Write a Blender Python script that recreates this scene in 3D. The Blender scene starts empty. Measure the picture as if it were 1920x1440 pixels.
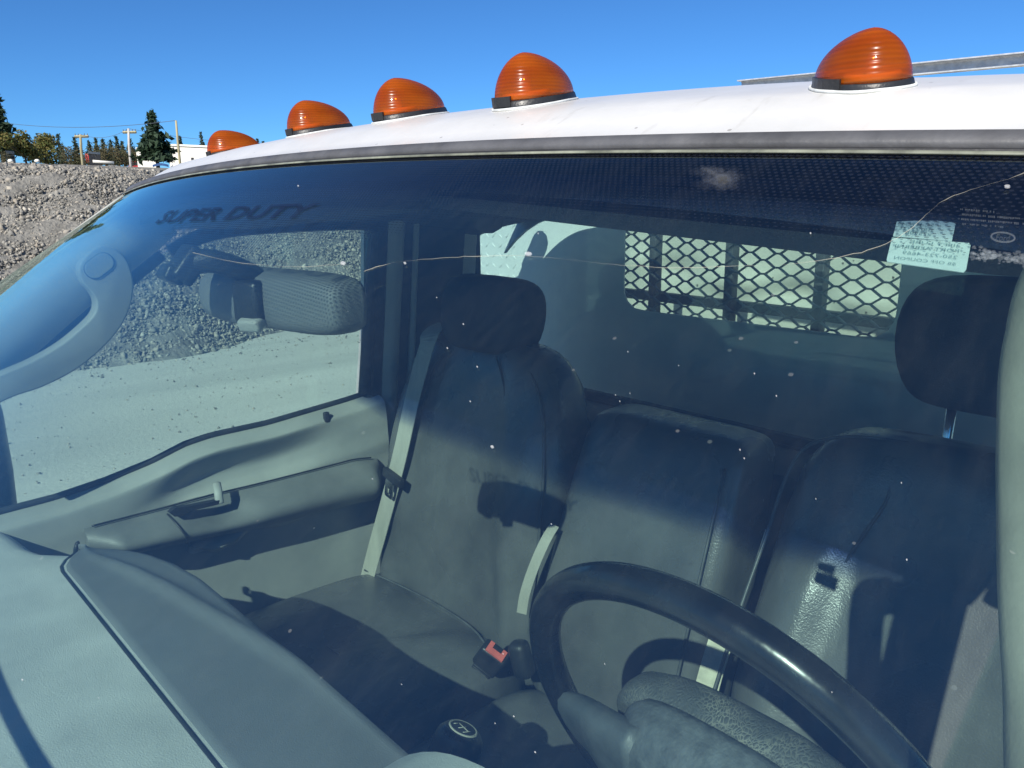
import bpy, bmesh, math, random
import numpy as np
from mathutils import Vector, Matrix

random.seed(7); RNG = np.random.default_rng(7)
SC = bpy.context.scene
COL = SC.collection
R = math.radians

# ------------------------------------------------------------------ camera
CAM = np.array([.68, -.474, 1.93]); YAW, PITCH, ROLL = 47.0, 13.8, -.8
def cam_axes():
    y, p, r = R(YAW), R(PITCH), R(ROLL)
    fh = np.array([-math.sin(y), math.cos(y), 0]); rt = np.array([math.cos(y), math.sin(y), 0]); up = np.array([0, 0, 1.])
    w = fh*math.cos(p) - up*math.sin(p); u = fh*math.sin(p) + up*math.cos(p)
    return rt*math.cos(r) + u*math.sin(r), -rt*math.sin(r) + u*math.cos(r), w
AR, AU, AW = cam_axes()
cd = bpy.data.cameras.new('camera'); cam = bpy.data.objects.new('camera', cd); COL.objects.link(cam)
cam.matrix_world = Matrix([[AR[i], AU[i], -AW[i], CAM[i]] for i in range(3)] + [[0, 0, 0, 1]])
cd.sensor_width = 36; cd.lens = 27.04; cd.clip_start = .02; cd.clip_end = 2000
SC.camera = cam

# ------------------------------------------------------------------ light
SUN = Vector((.35, -.735, .60)).normalized()
world = bpy.data.worlds.new('World'); SC.world = world; world.use_nodes = True
wn = world.node_tree.nodes; wl = world.node_tree.links
sky = wn.new('ShaderNodeTexSky'); sky.sky_type = 'NISHITA'; sky.sun_disc = False
sky.sun_elevation = math.asin(SUN.z); sky.sun_rotation = math.atan2(SUN.x, SUN.y)
sky.altitude = 1000; sky.air_density = .8; sky.dust_density = 0; sky.ozone_density = 8
bg = wn['Background']; bg.inputs['Strength'].default_value = .092
wb = wn.new('ShaderNodeMixRGB'); wb.blend_type = 'MULTIPLY'; wb.inputs[0].default_value = 1; wb.inputs[2].default_value = (.54, .89, 1.08, 1)   # the camera's white balance of a clear autumn sky
wl.new(sky.outputs['Color'], wb.inputs[1]); wl.new(wb.outputs[0], bg.inputs['Color'])
sd = bpy.data.lights.new('sun', 'SUN'); sun = bpy.data.objects.new('sun', sd); COL.objects.link(sun)
sd.energy = 5; sd.angle = R(.42); sd.color = (1, .95, .86)
sun.rotation_euler = SUN.to_track_quat('Z', 'Y').to_euler()
vs = SC.view_settings; vs.view_transform = 'Standard'; vs.look = 'None'; vs.exposure = .36; vs.gamma = 1
try:
    SC.cycles.use_denoising = True
    SC.cycles.transparent_max_bounces = 24
    SC.cycles.max_bounces = 8
    SC.cycles.caustics_reflective = False; SC.cycles.caustics_refractive = False
    SC.cycles.sample_clamp_indirect = 4
except Exception: pass

# ------------------------------------------------------------------ helpers
def ray(px, py):
    d = AW + AR*(px - 960)/1442 - AU*(py - 720)/1442
    return CAM, d
def at(px, py, ax, v):
    C, d = ray(px, py); i = 'xyz'.index(ax); return C + d*((v - C[i])/d[i])
def far(px, py, dist):
    C, d = ray(px, py); return C + d*(dist/math.hypot(d[0], d[1]))
def V(*a): return np.array(a, float)

def obj(name, verts, faces, mat, parent=None, smooth=True, label=None, cat=None, group=None, kind=None, sub=0, bev=0, loc=None):
    me = bpy.data.meshes.new(name)
    me.from_pydata([tuple(map(float, v)) for v in verts], [], [tuple(int(i) for i in f) for f in faces])
    bm = bmesh.new(); bm.from_mesh(me); bmesh.ops.recalc_face_normals(bm, faces=bm.faces); bm.to_mesh(me); bm.free()
    if smooth: me.polygons.foreach_set('use_smooth', [True]*len(me.polygons))
    me.materials.append(mat); me.update()
    return link(name, me, parent, label, cat, group, kind, sub, bev, loc)
def link(name, me, parent=None, label=None, cat=None, group=None, kind=None, sub=0, bev=0, loc=None):
    o = bpy.data.objects.new(name, me); COL.objects.link(o)
    if parent: o.parent = parent
    if loc is not None: o.location = tuple(map(float, loc))
    if label: o['label'] = label
    if cat: o['category'] = cat
    if group: o['group'] = group
    if kind: o['kind'] = kind
    if bev:
        m = o.modifiers.new('bevel', 'BEVEL'); m.width = bev; m.segments = 3; m.limit_method = 'ANGLE'; m.angle_limit = R(35)
    if sub:
        m = o.modifiers.new('subdivision', 'SUBSURF'); m.levels = sub; m.render_levels = sub
    return o
def empty(name, loc, label, cat, group=None):
    o = link(name, None, None, label, cat, group, loc=loc); o.empty_display_size = .2; return o

def boxv(c, s, rot=None):
    c = V(*c); h = V(*s)/2
    vs_ = np.array([[x, y, z] for x in (-1, 1) for y in (-1, 1) for z in (-1, 1)])*h
    if rot is not None: vs_ = vs_ @ np.array(rot).T
    return vs_ + c, [(0, 1, 3, 2), (4, 6, 7, 5), (0, 4, 5, 1), (2, 3, 7, 6), (0, 2, 6, 4), (1, 5, 7, 3)]
def box(name, c, s, mat, parent=None, rot=None, bev=.004, **k):
    v, f = boxv(c, s, rot); return obj(name, v, f, mat, parent, smooth=bev > 0, bev=bev, **k)
def rotm(ax, deg): return np.array(Matrix.Rotation(R(deg), 3, ax))
def frames(P, up=None, closed=False):
    P = np.asarray(P, float); n = len(P)
    T = np.zeros_like(P)
    for i in range(n):
        a = P[(i+1) % n] if closed or i < n-1 else P[i]; b = P[i-1] if closed or i > 0 else P[i]
        T[i] = (a-b)/max(np.linalg.norm(a-b), 1e-9)
    U = np.zeros_like(P); u = V(*(up if up is not None else (0, 0, 1)))
    if up is None and abs(T[0][2]) > .9: u = V(1, 0, 0)
    for i in range(n):
        if up is not None: u = V(*up)
        w = u - T[i]*(u @ T[i]); w /= max(np.linalg.norm(w), 1e-9); U[i] = w; u = w
    return T, U, np.cross(T, U)
def sweep(P, prof, closed=False, up=None, scale=None, caps=True):
    """prof: list of (side, up) points; swept along P"""
    P = np.asarray(P, float); T, U, S = frames(P, up, closed); n, m = len(P), len(prof); v = []; f = []
    for i in range(n):
        k = 1 if scale is None else scale[i]
        for a, b in prof: v.append(P[i] + S[i]*a*k + U[i]*b*k)
    for i in range(n if closed else n-1):
        j = (i+1) % n
        for q in range(m):
            r = (q+1) % m; f.append((i*m+q, i*m+r, j*m+r, j*m+q))
    if not closed and caps: f.append(tuple(range(m))[::-1]); f.append(tuple((n-1)*m+q for q in range(m)))
    return v, f
def circ(rx, ry=None, n=10, e=2):
    ry = rx if ry is None else ry; out = []
    for k in range(n):
        a = 2*math.pi*k/n; c, s = math.cos(a), math.sin(a)
        out.append((rx*math.copysign(abs(c)**(2/e), c), ry*math.copysign(abs(s)**(2/e), s)))
    return out
def tube(name, P, r, mat, parent=None, n=10, closed=False, up=None, flat=None, scale=None, e=2, **k):
    v, f = sweep(P, circ(r, flat, n, e), closed, up, scale); return obj(name, v, f, mat, parent, **k)
def spline(P, n=6, closed=False):
    P = [np.asarray(p, float) for p in P]; out = []; N = len(P)
    for i in range(N if closed else N-1):
        g = lambda q: P[q % N] if closed else P[max(0, min(N-1, q))]
        a, b, c, d = g(i-1), g(i), g(i+1), g(i+2)
        for k in range(n):
            t = k/n; out.append(.5*((2*b) + (c-a)*t + (2*a-5*b+4*c-d)*t*t + (3*b-a-3*c+d)*t**3))
    if not closed: out.append(P[-1])
    return np.array(out)
def grid(fn, us, vs_, thick=None):
    """surface fn(u,v); thick offsets a second skin by a fixed vector or along the normal (float) and closes the rim"""
    nu, nv = len(us), len(vs_); A = np.array([[fn(u, v) for v in vs_] for u in us], float)
    f = []; idx = lambda i, j, o=0: o + i*nv + j
    for i in range(nu-1):
        for j in range(nv-1): f.append((idx(i, j), idx(i+1, j), idx(i+1, j+1), idx(i, j+1)))
    v = A.reshape(-1, 3)
    if thick is not None:
        if np.isscalar(thick):
            du = np.gradient(A, axis=0); dv = np.gradient(A, axis=1); nn = np.cross(du, dv); nn /= np.linalg.norm(nn, axis=2, keepdims=True)+1e-12
            B = A + nn*thick
        else: B = A + V(*thick)
        o = nu*nv; v = np.vstack([v, B.reshape(-1, 3)])
        for i in range(nu-1):
            for j in range(nv-1): f.append((idx(i, j, o), idx(i, j+1, o), idx(i+1, j+1, o), idx(i+1, j, o)))
        def rim(pairs, flip):
            nonlocal v
            b0 = len(v); n = len(pairs); v = np.vstack([v, np.array([v[p] for p, q in pairs] + [v[q] for p, q in pairs])])
            for k in range(n-1): f.append((b0+k, b0+n+k, b0+n+k+1, b0+k+1) if not flip else (b0+k, b0+k+1, b0+n+k+1, b0+n+k))
        rim([(idx(i, 0), idx(i, 0, o)) for i in range(nu)], False); rim([(idx(i, nv-1), idx(i, nv-1, o)) for i in range(nu)], True)
        rim([(idx(0, j), idx(0, j, o)) for j in range(nv)], True); rim([(idx(nu-1, j), idx(nu-1, j, o)) for j in range(nv)], False)
    return v, f
def stack(rings, caps=True):
    n = len(rings[0]); v = [p for r in rings for p in r]; f = []
    for i in range(len(rings)-1):
        for q in range(n): r = (q+1) % n; f.append((i*n+q, i*n+r, (i+1)*n+r, (i+1)*n+q))
    if caps: f.append(tuple(range(n))[::-1]); f.append(tuple((len(rings)-1)*n+q for q in range(n)))
    return v, f
def prism(poly, ext):
    """closed polygon (3D points) extruded by a vector"""
    n = len(poly); e = V(*ext); v = [V(*p) for p in poly] + [V(*p)+e for p in poly]
    f = [tuple(range(n)), tuple(range(n, 2*n))[::-1]] + [(i, (i+1) % n, n+(i+1) % n, n+i) for i in range(n)]
    return v, f
def roundrect(x0, x1, y0, y1, r, n=6):
    out = []
    for cx, cy, a0 in ((x1-r, y1-r, 0), (x0+r, y1-r, 90), (x0+r, y0+r, 180), (x1-r, y0+r, 270)):
        for k in range(n+1):
            a = R(a0 + 90*k/n); out.append((cx + r*math.cos(a), cy + r*math.sin(a)))
    return out
def framev(outer, inner, ext):
    """plate with a hole: outer and inner loops of equal count, extruded"""
    n = len(outer); e = V(*ext); v = [V(*p) for p in outer] + [V(*p) for p in inner]; v += [p+e for p in v]; f = []
    for i in range(n):
        j = (i+1) % n
        f += [(i, j, n+j, n+i), (2*n+i, 3*n+i, 3*n+j, 2*n+j), (i, 2*n+i, 2*n+j, j), (n+i, n+j, 3*n+j, 3*n+i)]
    return v, f
def resample(loop, n):
    L = np.vstack([loop, loop[:1]]); d = np.r_[0, np.cumsum(np.linalg.norm(np.diff(L, axis=0), axis=1))]
    s = np.linspace(0, d[-1], n+1)[:-1]; return np.stack([np.interp(s, d, L[:, k]) for k in range(L.shape[1])], 1)

# ------------------------------------------------------------------ materials
class NT:
    def __init__(s, name):
        s.m = bpy.data.materials.new(name); s.m.use_nodes = True; s.t = s.m.node_tree; s.t.nodes.clear(); s.out = s.n('ShaderNodeOutputMaterial')
    def n(s, typ, **k):
        x = s.t.nodes.new(typ)
        for a, b in k.items(): setattr(x, a, b)
        return x
    def l(s, a, b): s.t.links.new(a, b)
    def setin(s, node, key, val):
        if hasattr(val, 'is_linked') or isinstance(val, bpy.types.NodeSocket): s.l(val, node.inputs[key])
        else: node.inputs[key].default_value = val
    def math(s, op, a, b=0., c=0., clamp=False):
        x = s.n('ShaderNodeMath', operation=op); x.use_clamp = clamp
        for i, q in enumerate((a, b, c)): s.setin(x, i, q)
        return x.outputs[0]
    def noise(s, scale, detail=3, vec=None, rough=.5, dist=0.):
        x = s.n('ShaderNodeTexNoise'); x.inputs['Scale'].default_value = scale; x.inputs['Detail'].default_value = detail
        x.inputs['Roughness'].default_value = rough; x.inputs['Distortion'].default_value = dist
        s.l(vec if vec is not None else s.coord(), x.inputs['Vector']); return x.outputs['Fac']
    def coord(s, o='Object'):
        if not hasattr(s, 'tc'): s.tc = s.n('ShaderNodeTexCoord')
        return s.tc.outputs[o]
    def maprange(s, v, a, b, c, d):
        x = s.n('ShaderNodeMapRange'); 
        for i, q in enumerate((v, a, b, c, d)): s.setin(x, i, q)
        return x.outputs[0]
    def mix(s, fac, a, b, typ='MIX'):
        x = s.n('ShaderNodeMixRGB', blend_type=typ); s.setin(x, 0, fac); s.setin(x, 1, a); s.setin(x, 2, b); return x.outputs[0]
    def scaled(s, sc):
        x = s.n('ShaderNodeMapping'); s.l(s.coord(), x.inputs['Vector']); x.inputs['Scale'].default_value = sc; return x.outputs['Vector']
    def bump(s, h, strength=.3, dist=.01, nrm=None):
        x = s.n('ShaderNodeBump'); x.inputs['Strength'].default_value = strength; x.inputs['Distance'].default_value = dist; s.l(h, x.inputs['Height'])
        if nrm is not None: s.l(nrm, x.inputs['Normal'])
        return x.outputs['Normal']
def C4(c): return (c[0], c[1], c[2], 1)
def pm(name, col, rough=.5, var=.15, scale=7, bump=0., bscale=300, metal=0., coat=0., sc=None, col2=None, spec=.5, bdist=.002, wr=0., wscale=(10, 10, 4)):
    t = NT(name); b = t.n('ShaderNodeBsdfPrincipled')
    n1 = t.noise(scale, 5, t.scaled(sc) if sc else None, .6)
    c2 = col2 if col2 is not None else tuple(x*(1-2*var) for x in col)
    c1 = col if col2 is not None else tuple(min(1, x*(1+var)) for x in col)
    t.l(t.mix(t.maprange(n1, .3, .7, 0, 1), C4(c2), C4(c1)), b.inputs['Base Color'])
    t.l(t.maprange(t.noise(scale*2.3, 4), .3, .7, max(0, rough-.1), min(1, rough+.1)), b.inputs['Roughness'])
    b.inputs['Metallic'].default_value = metal; b.inputs['Coat Weight'].default_value = coat; b.inputs['Coat Roughness'].default_value = .08
    b.inputs['Specular IOR Level'].default_value = spec
    nr = None
    if wr: nr = t.bump(t.noise(1, 3, t.scaled(wscale), .5, .6), wr, .02)
    if bump: nr = t.bump(t.noise(bscale, 2), bump, bdist, nr)
    if nr is not None: t.l(nr, b.inputs['Normal'])
    t.l(b.outputs[0], t.out.inputs[0]); return t.m

def glass_mat(name, tint, f0=.06, dust=.02, shade=None):
    """laminated glass skin: tinted straight-through light, Fresnel mirror of what stands outside, a thin film of dust"""
    t = NT(name); tr = t.n('ShaderNodeBsdfTransparent'); gl = t.n('ShaderNodeBsdfGlossy'); gl.inputs['Roughness'].default_value = .012
    gl.inputs['Color'].default_value = (.85, 1, .98, 1)
    g = t.n('ShaderNodeNewGeometry'); d = t.n('ShaderNodeVectorMath', operation='DOT_PRODUCT'); t.l(g.outputs['Normal'], d.inputs[0]); t.l(g.outputs['Incoming'], d.inputs[1])
    c = t.math('SUBTRACT', 1, t.math('ABSOLUTE', d.outputs['Value'])); c5 = t.math('POWER', c, 5.)
    fr = t.math('ADD', f0, t.math('MULTIPLY', c5, 1-f0), clamp=True)
    col = C4(tint)
    dustf = t.math('ADD', t.maprange(t.noise(18, 6, None, .7), .35, .75, dust*.3, dust*.9), t.maprange(t.noise(1, 5, t.scaled((120, 40, 15)), .7), .45, .75, 0, dust*1.2))
    sp = t.n('ShaderNodeTexVoronoi'); sp.inputs['Scale'].default_value = 55; t.l(t.coord(), sp.inputs['Vector'])
    spk = t.math('MULTIPLY', t.math('LESS_THAN', sp.outputs['Distance'], .05), t.math('GREATER_THAN', t.noise(9, 2), .56))
    dustf = t.math('ADD', dustf, t.math('MULTIPLY', spk, .10 if dust > .006 else .0), clamp=True)
    frit = None
    if shade:
        uv = t.n('ShaderNodeSeparateXYZ'); t.l(t.coord('UV'), uv.inputs[0]); u, v = uv.outputs[0], uv.outputs[1]   # u: metres across, v: metres down from the top edge
        band = t.maprange(v, .022, .062, 1, 0)
        col = t.mix(band, C4(tint), C4(shade))
        # printed dot fade: round dots on a 3.2 mm grid that shrink downwards
        def fr_(x, k): return t.math('SUBTRACT', t.math('FRACT', t.math('MULTIPLY', x, k)), .5)
        row = t.math('MULTIPLY', t.math('FLOOR', t.math('MULTIPLY', v, 330.)), .5)
        a = t.math('SUBTRACT', t.math('FRACT', t.math('ADD', t.math('MULTIPLY', u, 280.), row)), .5); b = fr_(v, 330.)
        rr = t.math('SQRT', t.math('ADD', t.math('MULTIPLY', a, a), t.math('MULTIPLY', b, b)))
        du = t.math('ABSOLUTE', t.math('SUBTRACT', u, .09))
        low = t.math('SUBTRACT', .165, t.math('MULTIPLY', t.math('MULTIPLY', du, du), 2.2))      # the fade dips round the mirror
        low = t.math('MAXIMUM', low, .07)
        size = t.maprange(t.math('SUBTRACT', low, v), 0, .11, .12, .46)
        dots = t.math('MULTIPLY', t.math('LESS_THAN', rr, size), t.math('GREATER_THAN', t.math('SUBTRACT', low, v), 0))
        frit = t.math('MULTIPLY', dots, .55)
    if shade: t.l(col, tr.inputs['Color'])
    else: tr.inputs['Color'].default_value = col
    df = t.n('ShaderNodeBsdfDiffuse'); df.inputs['Color'].default_value = (.62, .62, .58, 1)
    m0 = t.n('ShaderNodeMixShader'); t.l(dustf, m0.inputs[0]); t.l(tr.outputs[0], m0.inputs[1]); t.l(df.outputs[0], m0.inputs[2])
    base = m0.outputs[0]
    if frit is not None:
        fd = t.n('ShaderNodeBsdfDiffuse'); fd.inputs['Color'].default_value = (.02, .022, .03, 1)
        m1 = t.n('ShaderNodeMixShader'); t.l(frit, m1.inputs[0]); t.l(base, m1.inputs[1]); t.l(fd.outputs[0], m1.inputs[2]); base = m1.outputs[0]
    m2 = t.n('ShaderNodeMixShader'); t.l(fr, m2.inputs[0]); t.l(base, m2.inputs[1]); t.l(gl.outputs[0], m2.inputs[2])
    t.l(m2.outputs[0], t.out.inputs[0]); return t.m

M = {}
def roof_paint():
    t = NT('white_paint'); b = t.n('ShaderNodeBsdfPrincipled'); b.inputs['Roughness'].default_value = .38; b.inputs['Coat Weight'].default_value = .12; b.inputs['Coat Roughness'].default_value = .15
    c = t.mix(t.maprange(t.noise(7, 6, None, .7), .35, .7, 0, 1), (.68, .67, .645, 1), (.58, .575, .55, 1))
    st = t.math('MULTIPLY', t.maprange(t.noise(1, 5, t.scaled((55, 9, 20)), .65), .60, .72, 0, 1), t.maprange(t.noise(5, 3), .45, .6, 0, 1)); c = t.mix(t.math('MULTIPLY', st, .4), c, (.33, .30, .25, 1))
    v = t.n('ShaderNodeTexVoronoi'); v.inputs['Scale'].default_value = 70; t.l(t.coord(), v.inputs['Vector'])
    sp = t.math('MULTIPLY', t.math('LESS_THAN', v.outputs['Distance'], .09), t.math('GREATER_THAN', t.noise(11, 2), .55)); c = t.mix(t.math('MULTIPLY', sp, .6), c, (.22, .20, .17, 1))
    t.l(c, b.inputs['Base Color']); t.l(t.bump(t.noise(18, 4), .07, .01), b.inputs['Normal']); t.l(b.outputs[0], t.out.inputs[0]); return t.m
M['white'] = roof_paint()
M['rubber'] = pm('black_rubber', (.035, .035, .037), .6, .3, 30, .2, 200)
M['moulding'] = pm('grey_moulding', (.10, .10, .105), .55, .2, 25, .15, 250)
M['black'] = pm('black_plastic', (.02, .021, .023), .45, .25, 20, .15, 500)
M['trim'] = pm('grey_interior_trim', (.40, .40, .37), .6, .1, 6, .35, 700, bdist=.001)
M['trim_dark'] = pm('dark_grey_trim', (.06, .062, .066), .7, .2, 6, .3, 500)
M['headliner'] = pm('headliner_cloth', (.14, .145, .15), .95, .12, 12, .3, 600, spec=.1)
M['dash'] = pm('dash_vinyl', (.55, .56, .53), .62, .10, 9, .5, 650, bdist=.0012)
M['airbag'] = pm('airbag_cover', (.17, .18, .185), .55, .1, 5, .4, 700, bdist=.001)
M['vinyl'] = pm('black_vinyl', (.115, .117, .112), .29, .2, 5, .35, 420, spec=.7, wr=.28, wscale=(9, 6, 2.6), bdist=.0012)
M['vinyl_side'] = pm('seat_side_cloth', (.10, .095, .085), .9, .2, 9, .4, 500, spec=.2)
M['vinyl_smooth'] = pm('stretched_cover', (.04, .042, .046), .8, .25, 7, .2, 500, spec=.25, wr=.2)
M['piping'] = pm('seam_piping', (.09, .095, .095), .4, .2, 40)
M['piping_light'] = pm('worn_piping', (.45, .44, .38), .5, .3, 60)
M['web'] = pm('belt_webbing', (.42, .41, .35), .8, .12, 30, .5, 900, sc=(1, 1, .2))
M['web_dark'] = pm('glass_edge_green', (.24, .25, .19), .4, .3, 40)
M['cream'] = pm('cream_plastic', (.66, .62, .48), .6, .15, 40)
M['chrome'] = pm('chrome', (.75, .76, .77), .18, .05, 20, metal=1)
M['red'] = pm('faded_red_plastic', (.72, .15, .12), .45, .1, 40)
M['wheel'] = pm('wheel_plastic', (.018, .019, .022), .26, .4, 14, .1, 90, coat=.15)
M['grain'] = pm('grained_hub_vinyl', (.12, .13, .135), .55, .22, 60, .55, 260, bdist=.0015)
M['arm'] = pm('armrest_vinyl', (.21, .215, .205), .5, .15, 8, .35, 600)
M['beige'] = pm('beige_grey_plastic', (.33, .305, .245), .42, .2, 14, .08, 500)
M['spoke'] = pm('worn_spoke_plastic', (.10, .11, .115), .5, .14, 30, .15, 400)
M['galv'] = pm('galvanised_steel', (.62, .63, .63), .45, .3, 90, .3, 160, metal=.35, col2=(.40, .41, .42))
M['steel'] = pm('rack_steel', (.05, .055, .06), .6, .3, 20)
M['mesh'] = pm('expanded_steel', (.28, .31, .32), .5, .3, 30)
M['panel'] = pm('rack_panel_paint', (.86, .86, .84), .5, .12, 5, .1, 20, col2=(.78, .78, .76))
M['pale'] = pm('pale_mark', (.7, .72, .7), .7, .15, 60)
M['glass'] = glass_mat('windshield_glass', (.885, .978, .955), .125, .0065, (.16, .22, .42))
M['glass_side'] = glass_mat('side_glass', (.90, .985, .95), .035, .003)
M['glass_rear'] = glass_mat('rear_glass', (.78, .88, .87), .04, .008)

def leather_mat():
    t = NT('cracked_leather'); b = t.n('ShaderNodeBsdfPrincipled')
    v = t.n('ShaderNodeTexVoronoi', feature='DISTANCE_TO_EDGE'); v.inputs['Scale'].default_value = 330
    mp = t.n('ShaderNodeMapping'); mp.inputs['Scale'].default_value = (1.2, .55, 1); mp.inputs['Rotation'].default_value = (0, 0, .5)
    nz = t.n('ShaderNodeTexNoise'); nz.inputs['Scale'].default_value = 40; t.l(t.coord(), nz.inputs['Vector'])
    add = t.n('ShaderNodeVectorMath', operation='MULTIPLY_ADD'); t.l(nz.outputs['Color'], add.inputs[0]); add.inputs[1].default_value = (.02, .02, .02); t.l(t.coord(), add.inputs[2])
    t.l(add.outputs[0], mp.inputs['Vector']); t.l(mp.outputs[0], v.inputs['Vector'])
    e = t.math('LESS_THAN', v.outputs['Distance'], .09); e = t.math('MULTIPLY', e, t.maprange(t.noise(30, 4), .4, .65, 0, 1))
    t.l(t.mix(e, (.085, .09, .088, 1), (.24, .235, .20, 1)), b.inputs['Base Color']); b.inputs['Roughness'].default_value = .6
    t.l(t.bump(v.outputs['Distance'], .5, .003), b.inputs['Normal']); t.l(b.outputs[0], t.out.inputs[0]); return t.m
M['leather'] = leather_mat()

def amber_mat():
    t = NT('amber_lens'); b = t.n('ShaderNodeBsdfPrincipled'); tl = t.n('ShaderNodeBsdfTranslucent')
    sep = t.n('ShaderNodeSeparateXYZ'); t.l(t.coord(), sep.inputs[0])
    z = t.math('ADD', sep.outputs[2], t.math('MULTIPLY', t.noise(14, 2), .004))
    s = t.math('SINE', t.math('MULTIPLY', z, 2*math.pi/.0028))
    br = t.maprange(s, -1, 1, .84, 1.0)
    blot = t.maprange(t.noise(22, 3, t.scaled((.5, .5, 3))), .35, .7, 0, 1)
    c = t.mix(blot, (.50, .085, .004, 1), (.74, .18, .008, 1)); c = t.mix(1, c, (1, 1, 1, 1), 'MULTIPLY')
    mul = t.n('ShaderNodeVectorMath', operation='SCALE'); t.l(c, mul.inputs[0]); t.l(br, mul.inputs['Scale'])
    t.l(mul.outputs[0], b.inputs['Base Color']); t.l(mul.outputs[0], tl.inputs['Color'])
    b.inputs['Roughness'].default_value = .26; b.inputs['Coat Weight'].default_value = .8; b.inputs['Coat Roughness'].default_value = .06
    t.l(t.bump(s, .22, .0005), b.inputs['Normal'])
    m = t.n('ShaderNodeMixShader'); m.inputs[0].default_value = .38; t.l(b.outputs[0], m.inputs[1]); t.l(tl.outputs[0], m.inputs[2])
    tr = t.n('ShaderNodeBsdfTransparent'); tr.inputs['Color'].default_value = (1, .36, .04, 1); m2 = t.n('ShaderNodeMixShader'); t.l(t.maprange(t.noise(26, 3), .35, .65, .30, .48), m2.inputs[0]); t.l(m.outputs[0], m2.inputs[1]); t.l(tr.outputs[0], m2.inputs[2])
    t.l(m2.outputs[0], t.out.inputs[0]); return t.m
M['amber'] = amber_mat()

def film_mat(name, col, opac):
    t = NT(name); d = t.n('ShaderNodeBsdfDiffuse'); d.inputs['Color'].default_value = C4(col); tr = t.n('ShaderNodeBsdfTransparent'); m = t.n('ShaderNodeMixShader')
    t.l(t.maprange(t.noise(60, 4), .3, .7, opac*.75, min(1, opac*1.2)), m.inputs[0]); t.l(tr.outputs[0], m.inputs[1]); t.l(d.outputs[0], m.inputs[2]); t.l(m.outputs[0], t.out.inputs[0]); return t.m
M['film'] = film_mat('dark_lettering_film', (.012, .02, .05), .5)
M['crack'] = film_mat('glass_crack', (.7, .66, .52), .2)
M['smear'] = film_mat('dust_smear', (.8, .82, .85), .005)
M['etch'] = film_mat('etched_mark', (.75, .82, .85), .05)
M['pit'] = film_mat('glass_pit', (.8, .8, .78), .25)
M['ink'] = film_mat('faded_ink', (.12, .22, .24), .55)
def paper():
    t = NT('sticker_paper'); d = t.n('ShaderNodeBsdfDiffuse'); d.inputs['Color'].default_value = (.78, .86, .84, 1); tl = t.n('ShaderNodeBsdfTranslucent'); tl.inputs['Color'].default_value = (.7, .8, .78, 1); m = t.n('ShaderNodeMixShader'); m.inputs[0].default_value = .3
    t.l(t.mix(t.maprange(t.noise(90, 3), .3, .7, 0, 1), (.72, .80, .78, 1), (.84, .92, .90, 1)), d.inputs['Color'])
    t.l(d.outputs[0], m.inputs[1]); t.l(tl.outputs[0], m.inputs[2]); t.l(m.outputs[0], t.out.inputs[0]); return t.m
M['paper'] = paper()

def ground_mat():
    t = NT('dusty_gravel_ground'); b = t.n('ShaderNodeBsdfPrincipled'); b.inputs['Roughness'].default_value = .95; b.inputs['Specular IOR Level'].default_value = .15
    big = t.noise(.25, 5); st = t.noise(.9, 4, t.scaled((1.0, .16, 1)), .6); fine = t.noise(28, 6, None, .75)
    c = t.mix(t.maprange(st, .35, .65, 0, 1), (.43, .43, .39, 1), (.62, .61, .55, 1))
    c = t.mix(t.maprange(fine, .35, .7, 0, .75), c, (.42, .42, .385, 1)); c = t.mix(t.maprange(big, .4, .7, 0, .5), c, (.60, .58, .50, 1))
    v = t.n('ShaderNodeTexVoronoi'); v.inputs['Scale'].default_value = 9; t.l(t.coord(), v.inputs['Vector'])
    pb = t.math('MULTIPLY', t.math('LESS_THAN', v.outputs['Distance'], .16), t.math('GREATER_THAN', t.noise(3, 2), .5))
    c = t.mix(t.math('MULTIPLY', pb, .5), c, (.62, .61, .56, 1))
    t.l(c, b.inputs['Base Color']); t.l(t.bump(fine, .5, .03), b.inputs['Normal']); t.l(b.outputs[0], t.out.inputs[0]); return t.m
M['ground'] = ground_mat()
def stone_mat():
    t = NT('crushed_stone'); b = t.n('ShaderNodeBsdfPrincipled'); b.inputs['Roughness'].default_value = .9; b.inputs['Specular IOR Level'].default_value = .2
    g = t.n('ShaderNodeNewGeometry'); r = t.n('ShaderNodeValToRGB'); t.l(g.outputs['Random Per Island'], r.inputs[0])
    e = r.color_ramp.elements; e[0].position = 0; e[0].color = (.12, .115, .105, 1); e[1].position = 1; e[1].color = (.52, .48, .40, 1)
    for p, c in ((.35, (.24, .23, .205, 1)), (.6, (.33, .31, .27, 1)), (.85, (.35, .30, .235, 1))): x = e.new(p); x.color = c
    t.l(t.mix(t.maprange(t.noise(25, 4), .35, .65, 0, .5), r.outputs[0], (.28, .27, .24, 1)), b.inputs['Base Color']); t.l(b.outputs[0], t.out.inputs[0]); return t.m
M['stone'] = stone_mat()
M['bank'] = pm('loose_gravel_bed', (.24, .23, .205), .95, .25, 3, .8, 14, spec=.1, bdist=.05)
M['mound'] = pm('dirt_mound', (.30, .28, .24), .95, .25, 2.5, .8, 9, spec=.1, bdist=.06)
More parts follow.
